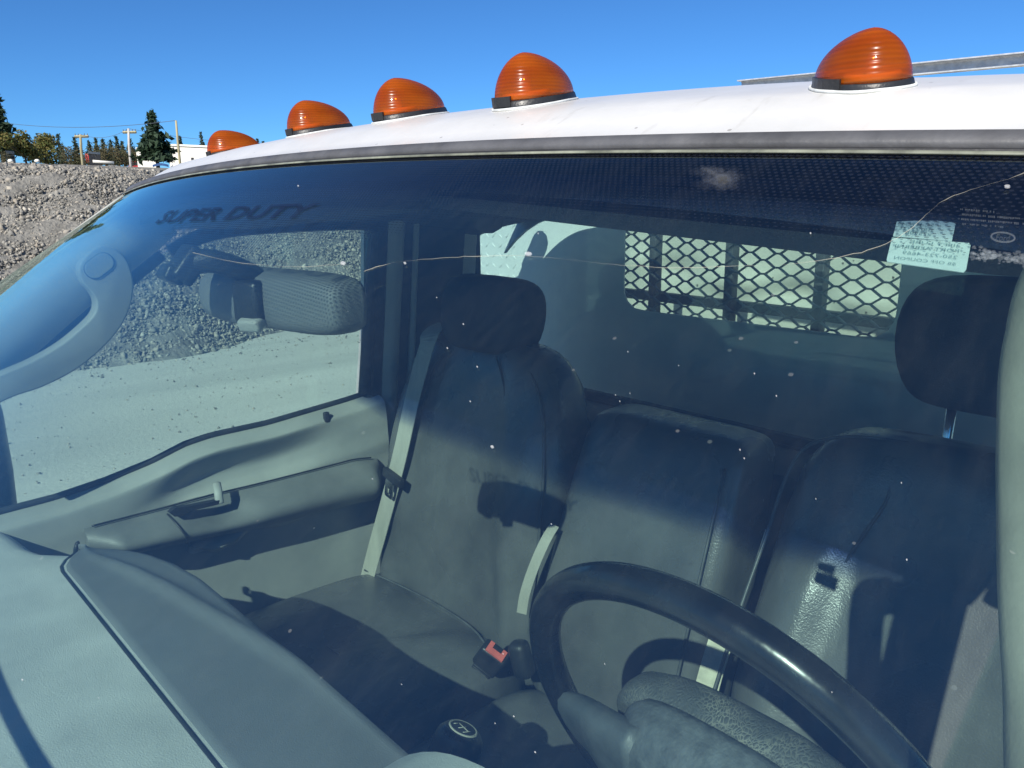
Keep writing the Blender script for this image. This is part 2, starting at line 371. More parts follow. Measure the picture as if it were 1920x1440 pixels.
def leaf_mat(name, a, b_, c_=None):
    t = NT(name); b = t.n('ShaderNodeBsdfPrincipled'); b.inputs['Roughness'].default_value = .65; b.inputs['Specular IOR Level'].default_value = .25; tl = t.n('ShaderNodeBsdfTranslucent')
    g = t.n('ShaderNodeNewGeometry'); c = t.mix(t.maprange(t.noise(.9, 3), .35, .65, 0, 1), C4(a), C4(b_)); c = t.mix(t.math('MULTIPLY', g.outputs['Random Per Island'], .5), c, C4(c_ or b_))
    t.l(c, b.inputs['Base Color']); t.l(c, tl.inputs['Color']); m = t.n('ShaderNodeMixShader'); m.inputs[0].default_value = .25; t.l(b.outputs[0], m.inputs[1]); t.l(tl.outputs[0], m.inputs[2]); t.l(m.outputs[0], t.out.inputs[0]); return t.m
M['needle'] = leaf_mat('conifer_needles', (.022, .045, .03), (.05, .085, .045))
M['needle2'] = leaf_mat('far_conifer_needles', (.035, .06, .05), (.07, .10, .06))
M['leaf'] = leaf_mat('broad_leaves', (.07, .11, .03), (.13, .16, .045), (.30, .17, .06))
M['leaf2'] = leaf_mat('brownish_leaves', (.08, .10, .04), (.13, .11, .055), (.17, .12, .07))
M['bark'] = pm('bark', (.10, .075, .055), .9, .3, 6)
M['pole'] = pm('weathered_pole', (.42, .37, .22), .85, .2, 5, sc=(3, 3, .3))
M['pole_pale'] = pm('pale_pole', (.55, .52, .48), .8, .12, 5)
M['cream_wall'] = pm('cream_siding', (.80, .77, .68), .6, .06, 2)
M['dark'] = pm('dark_opening', (.03, .03, .035), .5, .2, 4)
M['redpaint'] = pm('red_car_paint', (.55, .05, .05), .3, .1, 3, coat=.4)
M['tarp'] = pm('blue_tarp', (.05, .11, .26), .5, .2, 6)
M['cable'] = pm('wire_sheath', (.10, .11, .13), .6, .1, 4)
M['tyre'] = pm('tyre_rubber', (.03, .03, .03), .85, .2, 20)

# ================================================================== GROUND AND BANK
def bank_h(x, y):
    s = -9.35 - x + .28*math.sin(y*.8) + .18*math.sin(y*2.1+1) - .10*max(0, y-2)*1.0      # metres in from the toe
    crest = 2.40 + .10*math.sin(y*.55+.6) + .05*math.sin(y*1.7) + .035*(y-4)*-.6
    h = .74*s
    if h < crest - .35: return max(h, -.05) if s < .3 else h
    k = (h-(crest-.35)); return crest - .35 + .35*(1-math.exp(-k/.35)) + max(0, s-4.6)*.046
g = 900
gv, gf = grid(lambda u, v: V(u, v, 0), [-g, -60, -9.0, -4, 0, 4, 60, g], [-g, -60, -12, 0, 12, 60, g])
obj('ground', gv, gf, M['ground'], kind='structure', label='pale dusty gravel yard beside the truck')
bx = np.r_[np.linspace(-9.0, -14.5, 56), np.linspace(-15.5, -140, 26)]; by = np.r_[np.linspace(-60, -8, 10), np.linspace(-7, 22, 120), np.linspace(24, 160, 14)]
bv, bf = grid(lambda x, y: V(x, y, bank_h(x, y) + (RNG.normal()*.025 if x > -15 else 0)), bx, by)
obj('gravel_bank', bv, bf, M['bank'], kind='structure', label='grey gravel bank rising behind the truck')

def stones(name, pos, size, mat, label):
    base = []
    for k in range(6):
        bm = bmesh.new()
        for q in range(11):
            d = Vector(RNG.normal(size=3)).normalized(); bm.verts.new(d*random.uniform(.75, 1.15))
        h = bmesh.ops.convex_hull(bm, input=bm.verts[:]); bmesh.ops.delete(bm, geom=[g_ for g_ in h['geom_interior'] if isinstance(g_, bmesh.types.BMVert)], context='VERTS')
        bmesh.ops.triangulate(bm, faces=bm.faces[:]); bm.verts.ensure_lookup_table(); bm.verts.index_update()
        base.append((np.array([v.co[:] for v in bm.verts]), np.array([[v.index for v in f.verts] for f in bm.faces]))); bm.free()
    VV = []; FF = []; o = 0; pos = np.array(pos); size = np.array(size); pick = RNG.integers(6, size=len(pos))
    for k in range(6):
        m = pick == k; n = int(m.sum()); bvv, bff = base[k]; q = RNG.normal(size=(n, 4)); q /= np.linalg.norm(q, axis=1, keepdims=True); w, x, y, z = q.T
        RM = np.stack([np.stack([1-2*(y*y+z*z), 2*(x*y-z*w), 2*(x*z+y*w)], -1), np.stack([2*(x*y+z*w), 1-2*(x*x+z*z), 2*(y*z-x*w)], -1), np.stack([2*(x*z-y*w), 2*(y*z+x*w), 1-2*(x*x+y*y)], -1)], 1)
        loc = bvv[None]*np.stack([np.ones(n), RNG.uniform(.55, 1, n), RNG.uniform(.45, .9, n)], -1)[:, None, :]*size[m][:, None, None]
        VV.append((np.einsum('nij,nvj->nvi', RM, loc) + pos[m][:, None, :]).reshape(-1, 3)); nvb = len(bvv)
        FF.append((bff[None] + (np.arange(n)*nvb)[:, None, None]).reshape(-1, 3) + o); o += n*nvb
    VV = np.vstack(VV); FF = np.vstack(FF); me = bpy.data.meshes.new(name)
    me.vertices.add(len(VV)); me.vertices.foreach_set('co', VV.ravel()); me.loops.add(FF.size); me.loops.foreach_set('vertex_index', FF.ravel().astype(np.int32))
    me.polygons.add(len(FF)); me.polygons.foreach_set('loop_start', np.arange(0, FF.size, 3, dtype=np.int32)); me.update(calc_edges=True); me.validate()
    me.materials.append(mat); return link(name, me, kind='stuff', label=label)
pos = []; siz = []
for k in range(90000):
    y = RNG.uniform(-3.5, 10.5); x = RNG.uniform(-13.9, -9.15)
    s = min(.07, .013 + RNG.exponential(.0085)); pos.append(V(x, y, bank_h(x, y) + s*.25)); siz.append(s)
stones('loose_gravel', pos, siz, M['stone'], 'crushed grey stones covering the gravel bank')
pos = []; siz = []
for k in range(4200):
    x = -RNG.uniform(2.2, 9.6); y = RNG.uniform(-2.5, 6.5); s = .003 + RNG.exponential(.0042) + (.012*RNG.random() if x < -8.6 else 0); pos.append(V(x, y, s*.3)); siz.append(s)
stones('scattered_pebbles', pos, siz, M['stone'], 'small pebbles scattered over the yard')

# ================================================================== BACKGROUND THINGS
def leaves(P, N, s, jitter=.6, asp=1.6):
    """quads at P with rough outward normals N"""
    v = []; f = []
    for p, n, k in zip(P, N, s):
        n = V(*n) + RNG.normal(size=3)*jitter; n /= np.linalg.norm(n)+1e-9
        a = np.cross(n, RNG.normal(size=3)); a /= np.linalg.norm(a)+1e-9; b = np.cross(n, a)
        o = len(v); v += [p - a*k*asp*.5, p + b*k*.5, p + a*k*asp*.5, p - b*k*.5]; f.append((o, o+1, o+2, o+3))
    return v, f
def conifer_mesh(h, r, n_lev, seed, skirt=.12, needle=.26):
    rg = np.random.default_rng(seed); P = []; N = []; S = []
    for i in range(n_lev):
        t = (i+.5)/n_lev; z = h*(skirt + (1-skirt)*t); L = r*(1-t)**.85*rg.uniform(.8, 1.12) + .03*r
        nb = int(5 + 5*(1-t))
        for k in range(nb):
            a = rg.uniform(0, 6.283); l = L*rg.uniform(.6, 1.08); m = max(3, int(l/(needle*.42)))
            for j in range(m):
                q = (j+.6)/m; rad = l*q; zz = z + h*.02 - .32*rad*q*.6 + .10*rad
                c = V(math.cos(a)*rad, math.sin(a)*rad, zz) + rg.normal(size=3)*needle*.22
                for w in range(2):
                    P.append(c + rg.normal(size=3)*needle*.25*(1-.3*q)); N.append((math.cos(a)*.3, math.sin(a)*.3, .8)); S.append(needle*rg.uniform(.55, 1.1)*(1.05-.5*t))
    for k in range(14): P.append(V(0, 0, h*(.93+.075*k/14)) + rg.normal(size=3)*.02*r); N.append((0, .5, .6)); S.append(needle*.5)
    return leaves(P, N, S, .7, 2.2)
def trunk_mesh(h, r): return stack([[(r*k*math.cos(a), r*k*math.sin(a), z*h) for a in np.linspace(0, 6.283, 9)[:-1]] for z, k in ((-.08, 1.15), (.1, 1), (.5, .6), (.97, .08))])
def conifer(px, ytop, ybase, dist, rpx, name, label, seed, mat='needle', group=None, levels=16, skirt=.12):
    b = far(px, ybase, dist); tp = far(px, ytop, dist); h = tp[2]-b[2]; r = rpx/1442*dist
    e = empty(name, b, label, 'tree', group)
    v, f = conifer_mesh(h, r, levels, seed, skirt, max(.22, h*.055)); obj('crown', v, f, M[mat], e, smooth=False)
    v, f = trunk_mesh(h, .022*h+.03); obj('trunk', v, f, M['bark'], e)
    return e
def broadleaf(px, ytop, ybase, dist, rpx, name, label, seed, mat='leaf', n=900, cat='tree'):
    rg = np.random.default_rng(seed); b = far(px, ybase, dist); tp = far(px, ytop, dist); h = tp[2]-b[2]; r = rpx/1442*dist
    e = empty(name, b, label, cat); P = []; N = []; S = []
    lobes = [(V(rg.normal()*.42*r, rg.normal()*.42*r, h*rg.uniform(.08, .80)), r*rg.uniform(.30, .55)) for _ in range(18)] + [(V(0, 0, h*.82), r*.38)]
    for k in range(n):
        c, rr = lobes[rg.integers(len(lobes))]; d = rg.normal(size=3); d /= np.linalg.norm(d); p = c + d*rr*rg.uniform(.55, 1.05)
        if p[2] < -.15*h: p[2] = -.15*h + rg.random()*.3*h
        P.append(p); N.append(d); S.append(h*rg.uniform(.035, .075))
    v, f = leaves(P, N, S, .6, 1.3); obj('crown', v, f, M[mat], e, smooth=False)
    tv, tf = trunk_mesh(h*.8, .03*h); tk = obj('trunk', tv, tf, M['bark'], e)
    for k in range(5):
        c = lobes[k][0]; tube('limb', [V(0, 0, h*.2), c*.55 + V(0, 0, h*.1), c], .012*h, M['bark'], tk, 5)
    return e
conifer(8, 163, 304, 42, 27, 'fir_tree', 'tall dark fir at the left edge, tallest tree in view', 1, levels=22)
conifer(296, 212, 309, 40, 36, 'spruce_tree', 'full dark green spruce standing alone in front of the white building', 2, levels=24, skirt=.10)
broadleaf(50, 243, 310, 34, 27, 'maple_bush', 'bushy tree with reddening top right of the tall fir', 3, 'leaf', 2600)
broadleaf(87, 250, 311, 36, 27, 'hedge_tree', 'green bushy tree between the reddening bush and the far firs', 4, 'leaf', 2600)
broadleaf(8, 283, 306, 32, 12, 'low_shrub', 'low yellowish shrub at the foot of the tall fir', 5, 'leaf2', 800, 'shrub')
broadleaf(133, 276, 310, 62, 24, 'brown_thicket', 'low brownish thicket left of the yellow utility pole', 6, 'leaf2', 1900, 'shrub')
broadleaf(200, 274, 310, 66, 34, 'dark_thicket', 'low dark green thicket behind the dark shed', 12, 'leaf2', 2100, 'shrub')
broadleaf(248, 278, 310, 66, 24, 'grey_thicket', 'low thicket behind the pale utility pole', 13, 'leaf2', 1800, 'shrub')
far_f = [(117, 253, 11, 'far fir left of the yellow utility pole'), (147, 259, 12, 'far fir just behind the yellow utility pole'), (172, 265, 9, 'small far fir right of the yellow utility pole'),
         (186, 260, 8, 'narrow far fir above the dark shed'), (199, 261, 9, 'far fir just right of the one above the shed'), (213, 264, 10, 'far fir midway between shed and pale pole'),
         (224, 257, 10, 'tallest far fir left of the pale utility pole'), (234, 266, 9, 'far fir just left of the pale utility pole'), (250, 261, 14, 'broad far fir right of the pale utility pole'),
         (343, 256, 8, 'small far fir above the white building, right of the leaning pole'), (383, 249, 8, 'slim far fir above the white building beside the far amber light'),
         (487, 262, 6, 'tiny far fir tip left of the second amber light'), (497, 266, 5, 'tiny far fir tip nearest the second amber light')]
for k, (px, yt, rp, lb) in enumerate(far_f):
    conifer(px, yt, 311, 92+4*(k % 3), rp*1.15, 'far_fir', lb, 20+k, 'needle2', 'far firs on the skyline', 14, .05)

def utility_pole(px, yt, yb, dist, mat, label, arm_y=None, lean=0):
    b = far(px, yb, dist); t = far(px+lean, yt, dist); e = empty('utility_pole', b, label, 'pole', 'utility poles'); h = t-b; r = .085*dist/60
    v, f = sweep([V(0, 0, -1.5), h*.5, h], circ(r, n=8), scale=[1.1, 1, .8]); obj('pole', v, f, mat, e)
    if arm_y:
        a = far(px, arm_y, dist)-b; wd = V(AR[0], AR[1], 0)*.0075*dist; k = a + h*(0)
        for zz in (0,):
            v, f = boxv((0, 0, 0), (1, 1, 1)); arm = sweep([a-wd*(1-.45*zz)+V(0, 0, zz), a+wd*(1-.45*zz)+V(0, 0, zz)], circ(.09*dist/60, n=4)); ao = obj('crossarm', *arm, M['pole'], e, smooth=False)
            for s in (-.9, -.45, .45, .9):
                tube('insulator', [a+wd*s*(1-.45*zz)+V(0, 0, zz), a+wd*s*(1-.45*zz)+V(0, 0, .18+zz)], .025, M['cable'], ao, 5)
    return b + h
p1 = utility_pole(153, 252, 302, 58, M['pole'], 'yellowish wooden utility pole with one crossarm', 256, -2)
p2 = utility_pole(243, 241, 305, 56, M['pole_pale'], 'pale grey utility pole with crossarms, left of the spruce', 248, -2)
p3 = utility_pole(337, 226, 306, 38, M['pole'], 'bare yellowish pole leaning left beside the spruce', None, -7)
def wire(a, b, sag, label):
    P = [V(*a)*(1-t) + V(*b)*t - V(0, 0, sag*4*t*(1-t)) for t in np.linspace(0, 1, 15)]
    tube('power_line', P, .011, M['cable'], None, 5, label=label, cat='power line', group='power lines')
wire(far(-120, 205, 60), p3, .6, 'upper thin power line running to the leaning pole')
wire(p1, p2, .35, 'thin power line between the two crossarm poles')
wire(p2, far(620, 262, 60), .5, 'thin power line running right from the pale pole behind the lights')

def far_box(name, x0, x1, y0, y1, dist, depth, mat, parent, ang=0, z0=None):
    a = far(x0, y1, dist); b = far(x1, y1, dist*(1+ang)); zt = far(x0, y0, dist)[2]; zt2 = far(x1, y0, dist*(1+ang))[2]
    return a, b, zt, zt2
def shed(name, label, cat, x0, x1, ytl, ytr, yb, dist, depth, wallm, ang=0., windows=(), roofm=None):
    a = far(x0, yb, dist); b = far(x1, yb, dist*(1+ang)); zl = far(x0, ytl, dist)[2]; zr = far(x1, ytr, dist*(1+ang))[2]
    back = (a+b)/2 - CAM; back[2] = 0; back /= np.linalg.norm(back); e = empty(name, a, label, cat); o = a.copy()
    z0 = min(a[2], b[2]) - 1.2
    F = [V(a[0], a[1], z0), V(b[0], b[1], z0), V(b[0], b[1], zr), V(a[0], a[1], zl)]; Bk = [p + back*depth for p in F]
    v = [p-o for p in F+Bk]; obj('wall', v, [(0, 1, 2, 3), (5, 4, 7, 6), (1, 5, 6, 2), (4, 0, 3, 7)], wallm, e, smooth=False)
    rv = [F[3]-o+V(0, 0, .02), F[2]-o+V(0, 0, .02), Bk[2]-o+V(0, 0, .02), Bk[3]-o+V(0, 0, .02)]; rv = [rv[0]-back*.15, rv[1]-back*.15, rv[2], rv[3]]
    obj('roof', *prism(rv, (0, 0, .12)), roofm or wallm, e, smooth=False)
    for (wx0, wx1, wy0, wy1) in windows:
        k0 = (wx0-x0)/(x1-x0); k1 = (wx1-x0)/(x1-x0); dd = dist*(1+ang*(k0+k1)/2)
        q = [far(wx0, wy1, dd), far(wx1, wy1, dd), far(wx1, wy0, dd), far(wx0, wy0, dd)]
        obj('window', *prism([p-o-back*.25 for p in q], back*.3), M['dark'], e, smooth=False)
    return e
shed('white_building', 'long white metal building behind the spruce and leaning pole', 'building', 318, 470, 274, 281, 306, 58, 9, M['cream_wall'], -.12, [(358.5, 368, 296, 300)])
shed('white_trailer', 'white box trailer parked left of the spruce', 'trailer', 258, 292, 282, 284, 306, 46, 2.5, M['cream_wall'], -.03)
shed('dark_shed', 'small dark shed below the far firs', 'shed', 168, 190, 289, 291, 305, 50, 3, M['dark'], .02, roofm=M['trim'])
shed('site_cabin', 'pale low cabin half hidden at the foot of the tall fir', 'cabin', 14, 30, 290, 291, 306, 36, 2.5, M['trim'], .02, [(18, 27, 293, 298)])
def far_car(px, ytop, dist, mat, label):
    t = far(px, ytop, dist); b = t - V(0, 0, 1.5); e = empty('parked_car', b, label, 'car'); rt = V(AR[0], AR[1], 0); bk = V(AW[0], AW[1], 0); rt /= np.linalg.norm(rt); bk /= np.linalg.norm(bk)
    rings = [[rt*x*w + bk*y + V(0, 0, z*hh) for x, z in ((-.88, .25), (.88, .25), (.90, .80), (.70, 1.0), (-.70, 1.0), (-.90, .80))] for y, w, hh in ((0, .9, .85), (.1, 1, .92), (1.1, 1, 1.0), (3.4, 1, .95), (4.4, .92, .9))]
    obj('body', *stack(rings), mat, e, smooth=False)
    cab_ = [[rt*x*w + bk*y + V(0, 0, z) for x, z in ((-.80, .9), (.80, .9), (.62, zt), (-.62, zt))] for y, w, zt in ((.9, 1, 1.0), (1.6, 1, 1.48), (2.9, 1, 1.5), (3.6, 1, 1.05))]
    obj('cabin', *stack(cab_), mat, e, smooth=False)
    obj('window', *prism([rt*x + bk*y + V(0, 0, z) for x, y, z in ((-.66, 1.0, 1.06), (.66, 1.0, 1.06), (.54, 1.52, 1.42), (-.54, 1.52, 1.42))], -bk*.03 + V(0, 0, .03)), M['dark'], e, smooth=False)
    for sx in (-1, 1):
        for y in (.9, 3.5): tube('wheel', [rt*sx*.70 + bk*y + V(0, 0, .33), rt*sx*.92 + bk*y + V(0, 0, .33)], .33, M['tyre'], e, 14)
far_car(243, 301.5, 88, M['redpaint'], 'red car half hidden behind the bank below the pale pole')
dr = far(167.5, 305, 92); de = empty('steel_drum', dr, 'small red drum standing near the yellow pole', 'drum')
obj('barrel', *stack([[V(.29*k*math.cos(a), .29*k*math.sin(a), z) for a in np.linspace(0, 6.283, 17)[:-1]] for z, k in ((0, 1), (.28, 1), (.30, 1.04), (.32, 1), (.58, 1), (.60, 1.04), (.62, 1), (.88, 1))]), M['redpaint'], de)
obj('lid', *stack([[V(.27*math.cos(a), .27*math.sin(a), z) for a in np.linspace(0, 6.283, 17)[:-1]] for z in (.86, .90)]), M['dark'], de)
for px_b, lb in ((20, 'white sack lying under the tall fir'), (70, 'white sack lying in front of the bushy trees')):
    c = far(px_b, 301.5, 26); obj('white_sack', *stack([[c + V(.07*k*math.cos(a), .06*k*math.sin(a)*(1+.2*math.sin(3*a)), z*.5) for a in np.linspace(0, 6.283, 17)[:-1]] for z, k in ((-.09, .7), (-.04, 1.05), (.02, 1), (.07, .7), (.09, .3))]), M['cream_wall'], None, label=lb, cat='sack', group='white sacks on the bank')
P0 = [far(x, y, 32) for x, y in ((174, 302.5), (195, 304), (214, 305.5))]
tube('white_pipe', P0, .05, M['cream_wall'], None, 8, label='long white pipe lying along the top of the bank', cat='pipe')
tv, tf = grid(lambda u, v: far(286+30*u, 310.5-3*math.sin(3.1*u)-1.5*v, 28+v*1.5), np.linspace(0, 1, 8), np.linspace(0, 1, 4), (0, 0, -.05)); obj('blue_tarp', tv, tf, M['tarp'], None, label='crumpled blue tarp at the foot of the spruce', cat='tarp')
mc = far(430, 312, 24)
mv, mf = grid(lambda u, v: V(mc[0], mc[1], 0) + V(AR[0], AR[1], 0)*(u*3.0) + V(AW[0], AW[1], 0)*(v*2.2) + V(0, 0, mc[2] - .6 + 1.05*math.exp(-(u-.1)**2*3.2 - v*v*4) + .05*math.sin(9*u+5*v)), np.linspace(-1.4, 1.4, 24), np.linspace(-1, 1, 14))
obj('dirt_mound', mv, mf, M['mound'], kind='structure', label='brown dirt mound below the white building')

# ================================================================== TRUCK
truck = empty('work_truck', (0, 0, 0), 'white work truck with amber roof lights and its cab seen through the cracked windshield', 'truck')
def part(name, v, f, mat, parent=None, **k): return obj(name, v, f, mat, parent or truck, **k)

# ---- windshield surface
def ws(xn, t, off=0.):
    xt, xb = xn*.65, xn*.80
    T = V(xt, -.12 + .13*xt*xt, 1.960 - .05*xt*xt); B = V(xb, -.84 + .17*xn*xn, 1.44 - .01*xn*xn)
    p = T*(1-t) + B*t; bul = .035*4*t*(1-t)
    n = V(-.0*xn, -.60, .80); p = p + n*bul*(1-.5*xn*xn)
    if off:
        e = 1e-3; a = ws(xn+e, t)-ws(xn-e, t); b = ws(xn, t+e)-ws(xn, t-e); nn = np.cross(b, a); nn /= np.linalg.norm(nn)
        if nn[2] < 0: nn = -nn
        p = p + nn*off
    return p
def ws_at(px, py, off=0.):
    """(xn,t) of the windshield point seen at a place"""
    x, t = .5, .2
    for _ in range(40):
        P = ws(x, t, off) - CAM; z = P @ AW; u = 960+1442*(P @ AR)/z - px; w = 720-1442*(P @ AU)/z - py
        e = 1e-4; J = []
        for dx, dt in ((e, 0), (0, e)):
            Q = ws(x+dx, t+dt, off) - CAM; zz = Q @ AW; J.append(((960+1442*(Q @ AR)/zz-px-u)/e, (720-1442*(Q @ AU)/zz-py-w)/e))
        J = np.array(J).T
        try: s = np.linalg.solve(J, [-u, -w])
        except Exception: break
        s = np.clip(s, -.15, .15); x = np.clip(x+s[0], -1.2, 1.2); t = np.clip(t+s[1], -.2, 1.1)
    return x, t
def build_windshield():
    xs = np.linspace(-1, 1, 61); ts = np.linspace(0, 1, 41); O = np.array([[ws(x, t) for t in ts] for x in xs]); I = np.array([[ws(x, t, -.006) for t in ts] for x in xs])
    nu, nv = 61, 41; v = list(O.reshape(-1, 3)) + list(I.reshape(-1, 3)); f = []; N = nu*nv; ix = lambda i, j, o=0: o+i*nv+j
    for i in range(nu-1):
        for j in range(nv-1): f += [(ix(i, j), ix(i+1, j), ix(i+1, j+1), ix(i, j+1)), (ix(i, j, N), ix(i, j+1, N), ix(i+1, j+1, N), ix(i+1, j, N))]
    def rim(pairs):
        b0 = len(v); n = len(pairs); v.extend([v[p] for p in pairs] + [v[p+N] for p in pairs]); VM.extend(list(pairs)*2)
        for k in range(n-1): f.append((b0+k, b0+n+k, b0+n+k+1, b0+k+1))
    VM = list(range(N))*2
    rim([ix(i, 0) for i in range(nu)]); rim([ix(i, nv-1) for i in range(nu)]); rim([ix(0, j) for j in range(nv)]); rim([ix(nu-1, j) for j in range(nv)])
    o = part('windshield', v, f, M['glass'], label='cracked windshield with a dark tinted band along its top')
    me = o.data; uv = me.uv_layers.new(name='UVMap'); slope = .9
    for lp in me.loops:
        k = VM[lp.vertex_index]; i, j = divmod(k, nv); uv.data[lp.index].uv = (xs[i]*(.65+.15*ts[j]), ts[j]*slope)
    return o
shield = build_windshield()
# moulding round the glass
def edge_strip(name, pts, outs, nrm, prof, mat, parent=None, **k):
    v = []; n = len(pts); m = len(prof); f = []
    for p, o, q in zip(pts, outs, nrm):
        for a, b in prof: v.append(p + o*a + q*b)
    for i in range(n-1):
        for j in range(m): r = (j+1) % m; f.append((i*m+j, i*m+r, (i+1)*m+r, (i+1)*m+j))
    f += [tuple(range(m)), tuple((n-1)*m+j for j in range(m))]
    return part(name, v, f, mat, parent, **k)
def ws_frame(x, t, mode):
    e = 1e-3; a = ws(x+e, t)-ws(x-e, t); a /= np.linalg.norm(a); b = ws(x, t-e)-ws(x, t+e); b /= np.linalg.norm(b); n = np.cross(a, b); n /= np.linalg.norm(n)
    n = n if n[2] > 0 else -n
    o = {'top': b, 'bot': -b, 'left': -a, 'right': a}[mode]; o = o - n*(o @ n); return o/np.linalg.norm(o), n
tp = [(x, 0., 'top') for x in np.linspace(-1, 1, 61)]
P = [ws(x, t) for x, t, m in tp]; OO, NN = zip(*[ws_frame(*q) for q in tp])
edge_strip('top_moulding', P, OO, NN, [(.0055, -.004), (.0055, .0025), (.007, .0038), (.0130, .0055), (.0148, .003), (.0148, -.006)], M['moulding'], label='dusty grey moulding along the windshield top')
edge_strip('top_gasket', P, OO, NN, [(-.001, .0004), (-.0008, .0016), (.0010, .0018), (.0014, -.001), (.0024, -.001), (.0026, .0014), (.0038, .0016), (.0042, -.001), (.0054, -.001), (.0054, -.0055), (.0012, -.0055), (.001, .0003)], M['rubber'])
edge_strip('glass_edge', P, OO, NN, [(-.0016, .0018), (.0000, .0024), (.0008, .0018), (-.0016, .0012)], M['web_dark'])
for sgn, md in ((-1, 'left'), (1, 'right')):
    q = [(sgn, t, md) for t in np.linspace(0, 1, 40)]; P = [ws(*a[:2]) for a in q]; OO, NN = zip(*[ws_frame(*a) for a in q])
    edge_strip('side_moulding', P, OO, NN, [(-.002, -.004), (-.002, .001), (.005, .0015), (.009, -.004)], M['trim'])
q = [(x, 1., 'bot') for x in np.linspace(-1, 1, 40)]; P = [ws(*a[:2]) for a in q]; OO, NN = zip(*[ws_frame(*a) for a in q])
edge_strip('bottom_seal', P, OO, NN, [(-.006, -.004), (-.006, .002), (.03, .004), (.03, -.01)], M['rubber'])

# ---- roof
def roof_z(x, y):
    fy = np.interp(y, [-.12, -.10, -.07, -.03, .02, .10, .20, .40, .80, .87], [1.960, 1.971, 1.986, 1.999, 2.0085, 2.020, 2.024, 2.024, 2.010, 1.985])
    z = fy - .072*x*x - 2.2*max(0, abs(x)-.56)**2
    k = max(0, min(1, (y-.10)/.08))
    z -= max(0, min(1, (y-.06)/.12))*.17*max(0, abs(x)-.30)**2
    for c in (.30, .58): z += k*.003*math.exp(-((abs(x)-c)/.055)**2) if c < .5 else 0
    z += k*(.003*math.exp(-((x-.545)/.03)**2) - .009*math.exp(-((x-.49)/.022)**2) - .004*math.exp(-((x-.40)/.06)**2))
    return z
def roof_fn(u, v):
    xt = u*.715; x = xt; y0 = -.12 + .13*(max(-.65, min(.65, x)))**2 + .0115 + max(0, abs(x)-.65)*.9
    y = y0 + v*(.87-y0); z = roof_z(x, y if v > 0 else y)  # unseen rear overhang lengthened so the roof shades more of the rack
    z0 = 1.960 - .05*x*x + .0092; z = z if v > .04 else z0 + (z-z0)*(v/.04)
    return V(x, y, z)
rv, rf = grid(roof_fn, np.linspace(-1, 1, 121), np.r_[0, .012, .03, .05, np.linspace(.07, 1, 40)], (0, 0, -.006))
part('roof', rv, rf, M['white'], label='white painted cab roof with shallow ribs')
# side rails of the roof, above the doors
for s in (-1, 1):
    P = [V(s*.712, y, 1.925 + .012*math.sin(max(0, (y+.05))*3.2)) for y in np.linspace(.0, .85, 14)]
    tube('roof_rail', P, .030, M['white'], truck, 10, flat=.032)
part('roof_rear', *grid(lambda u, v: V(u*.715, .865-.05*v, roof_z(u*.715, .865) - .075*v), np.linspace(-1, 1, 40), np.linspace(0, 1, 6), (0, -.01, 0)), M['white'])

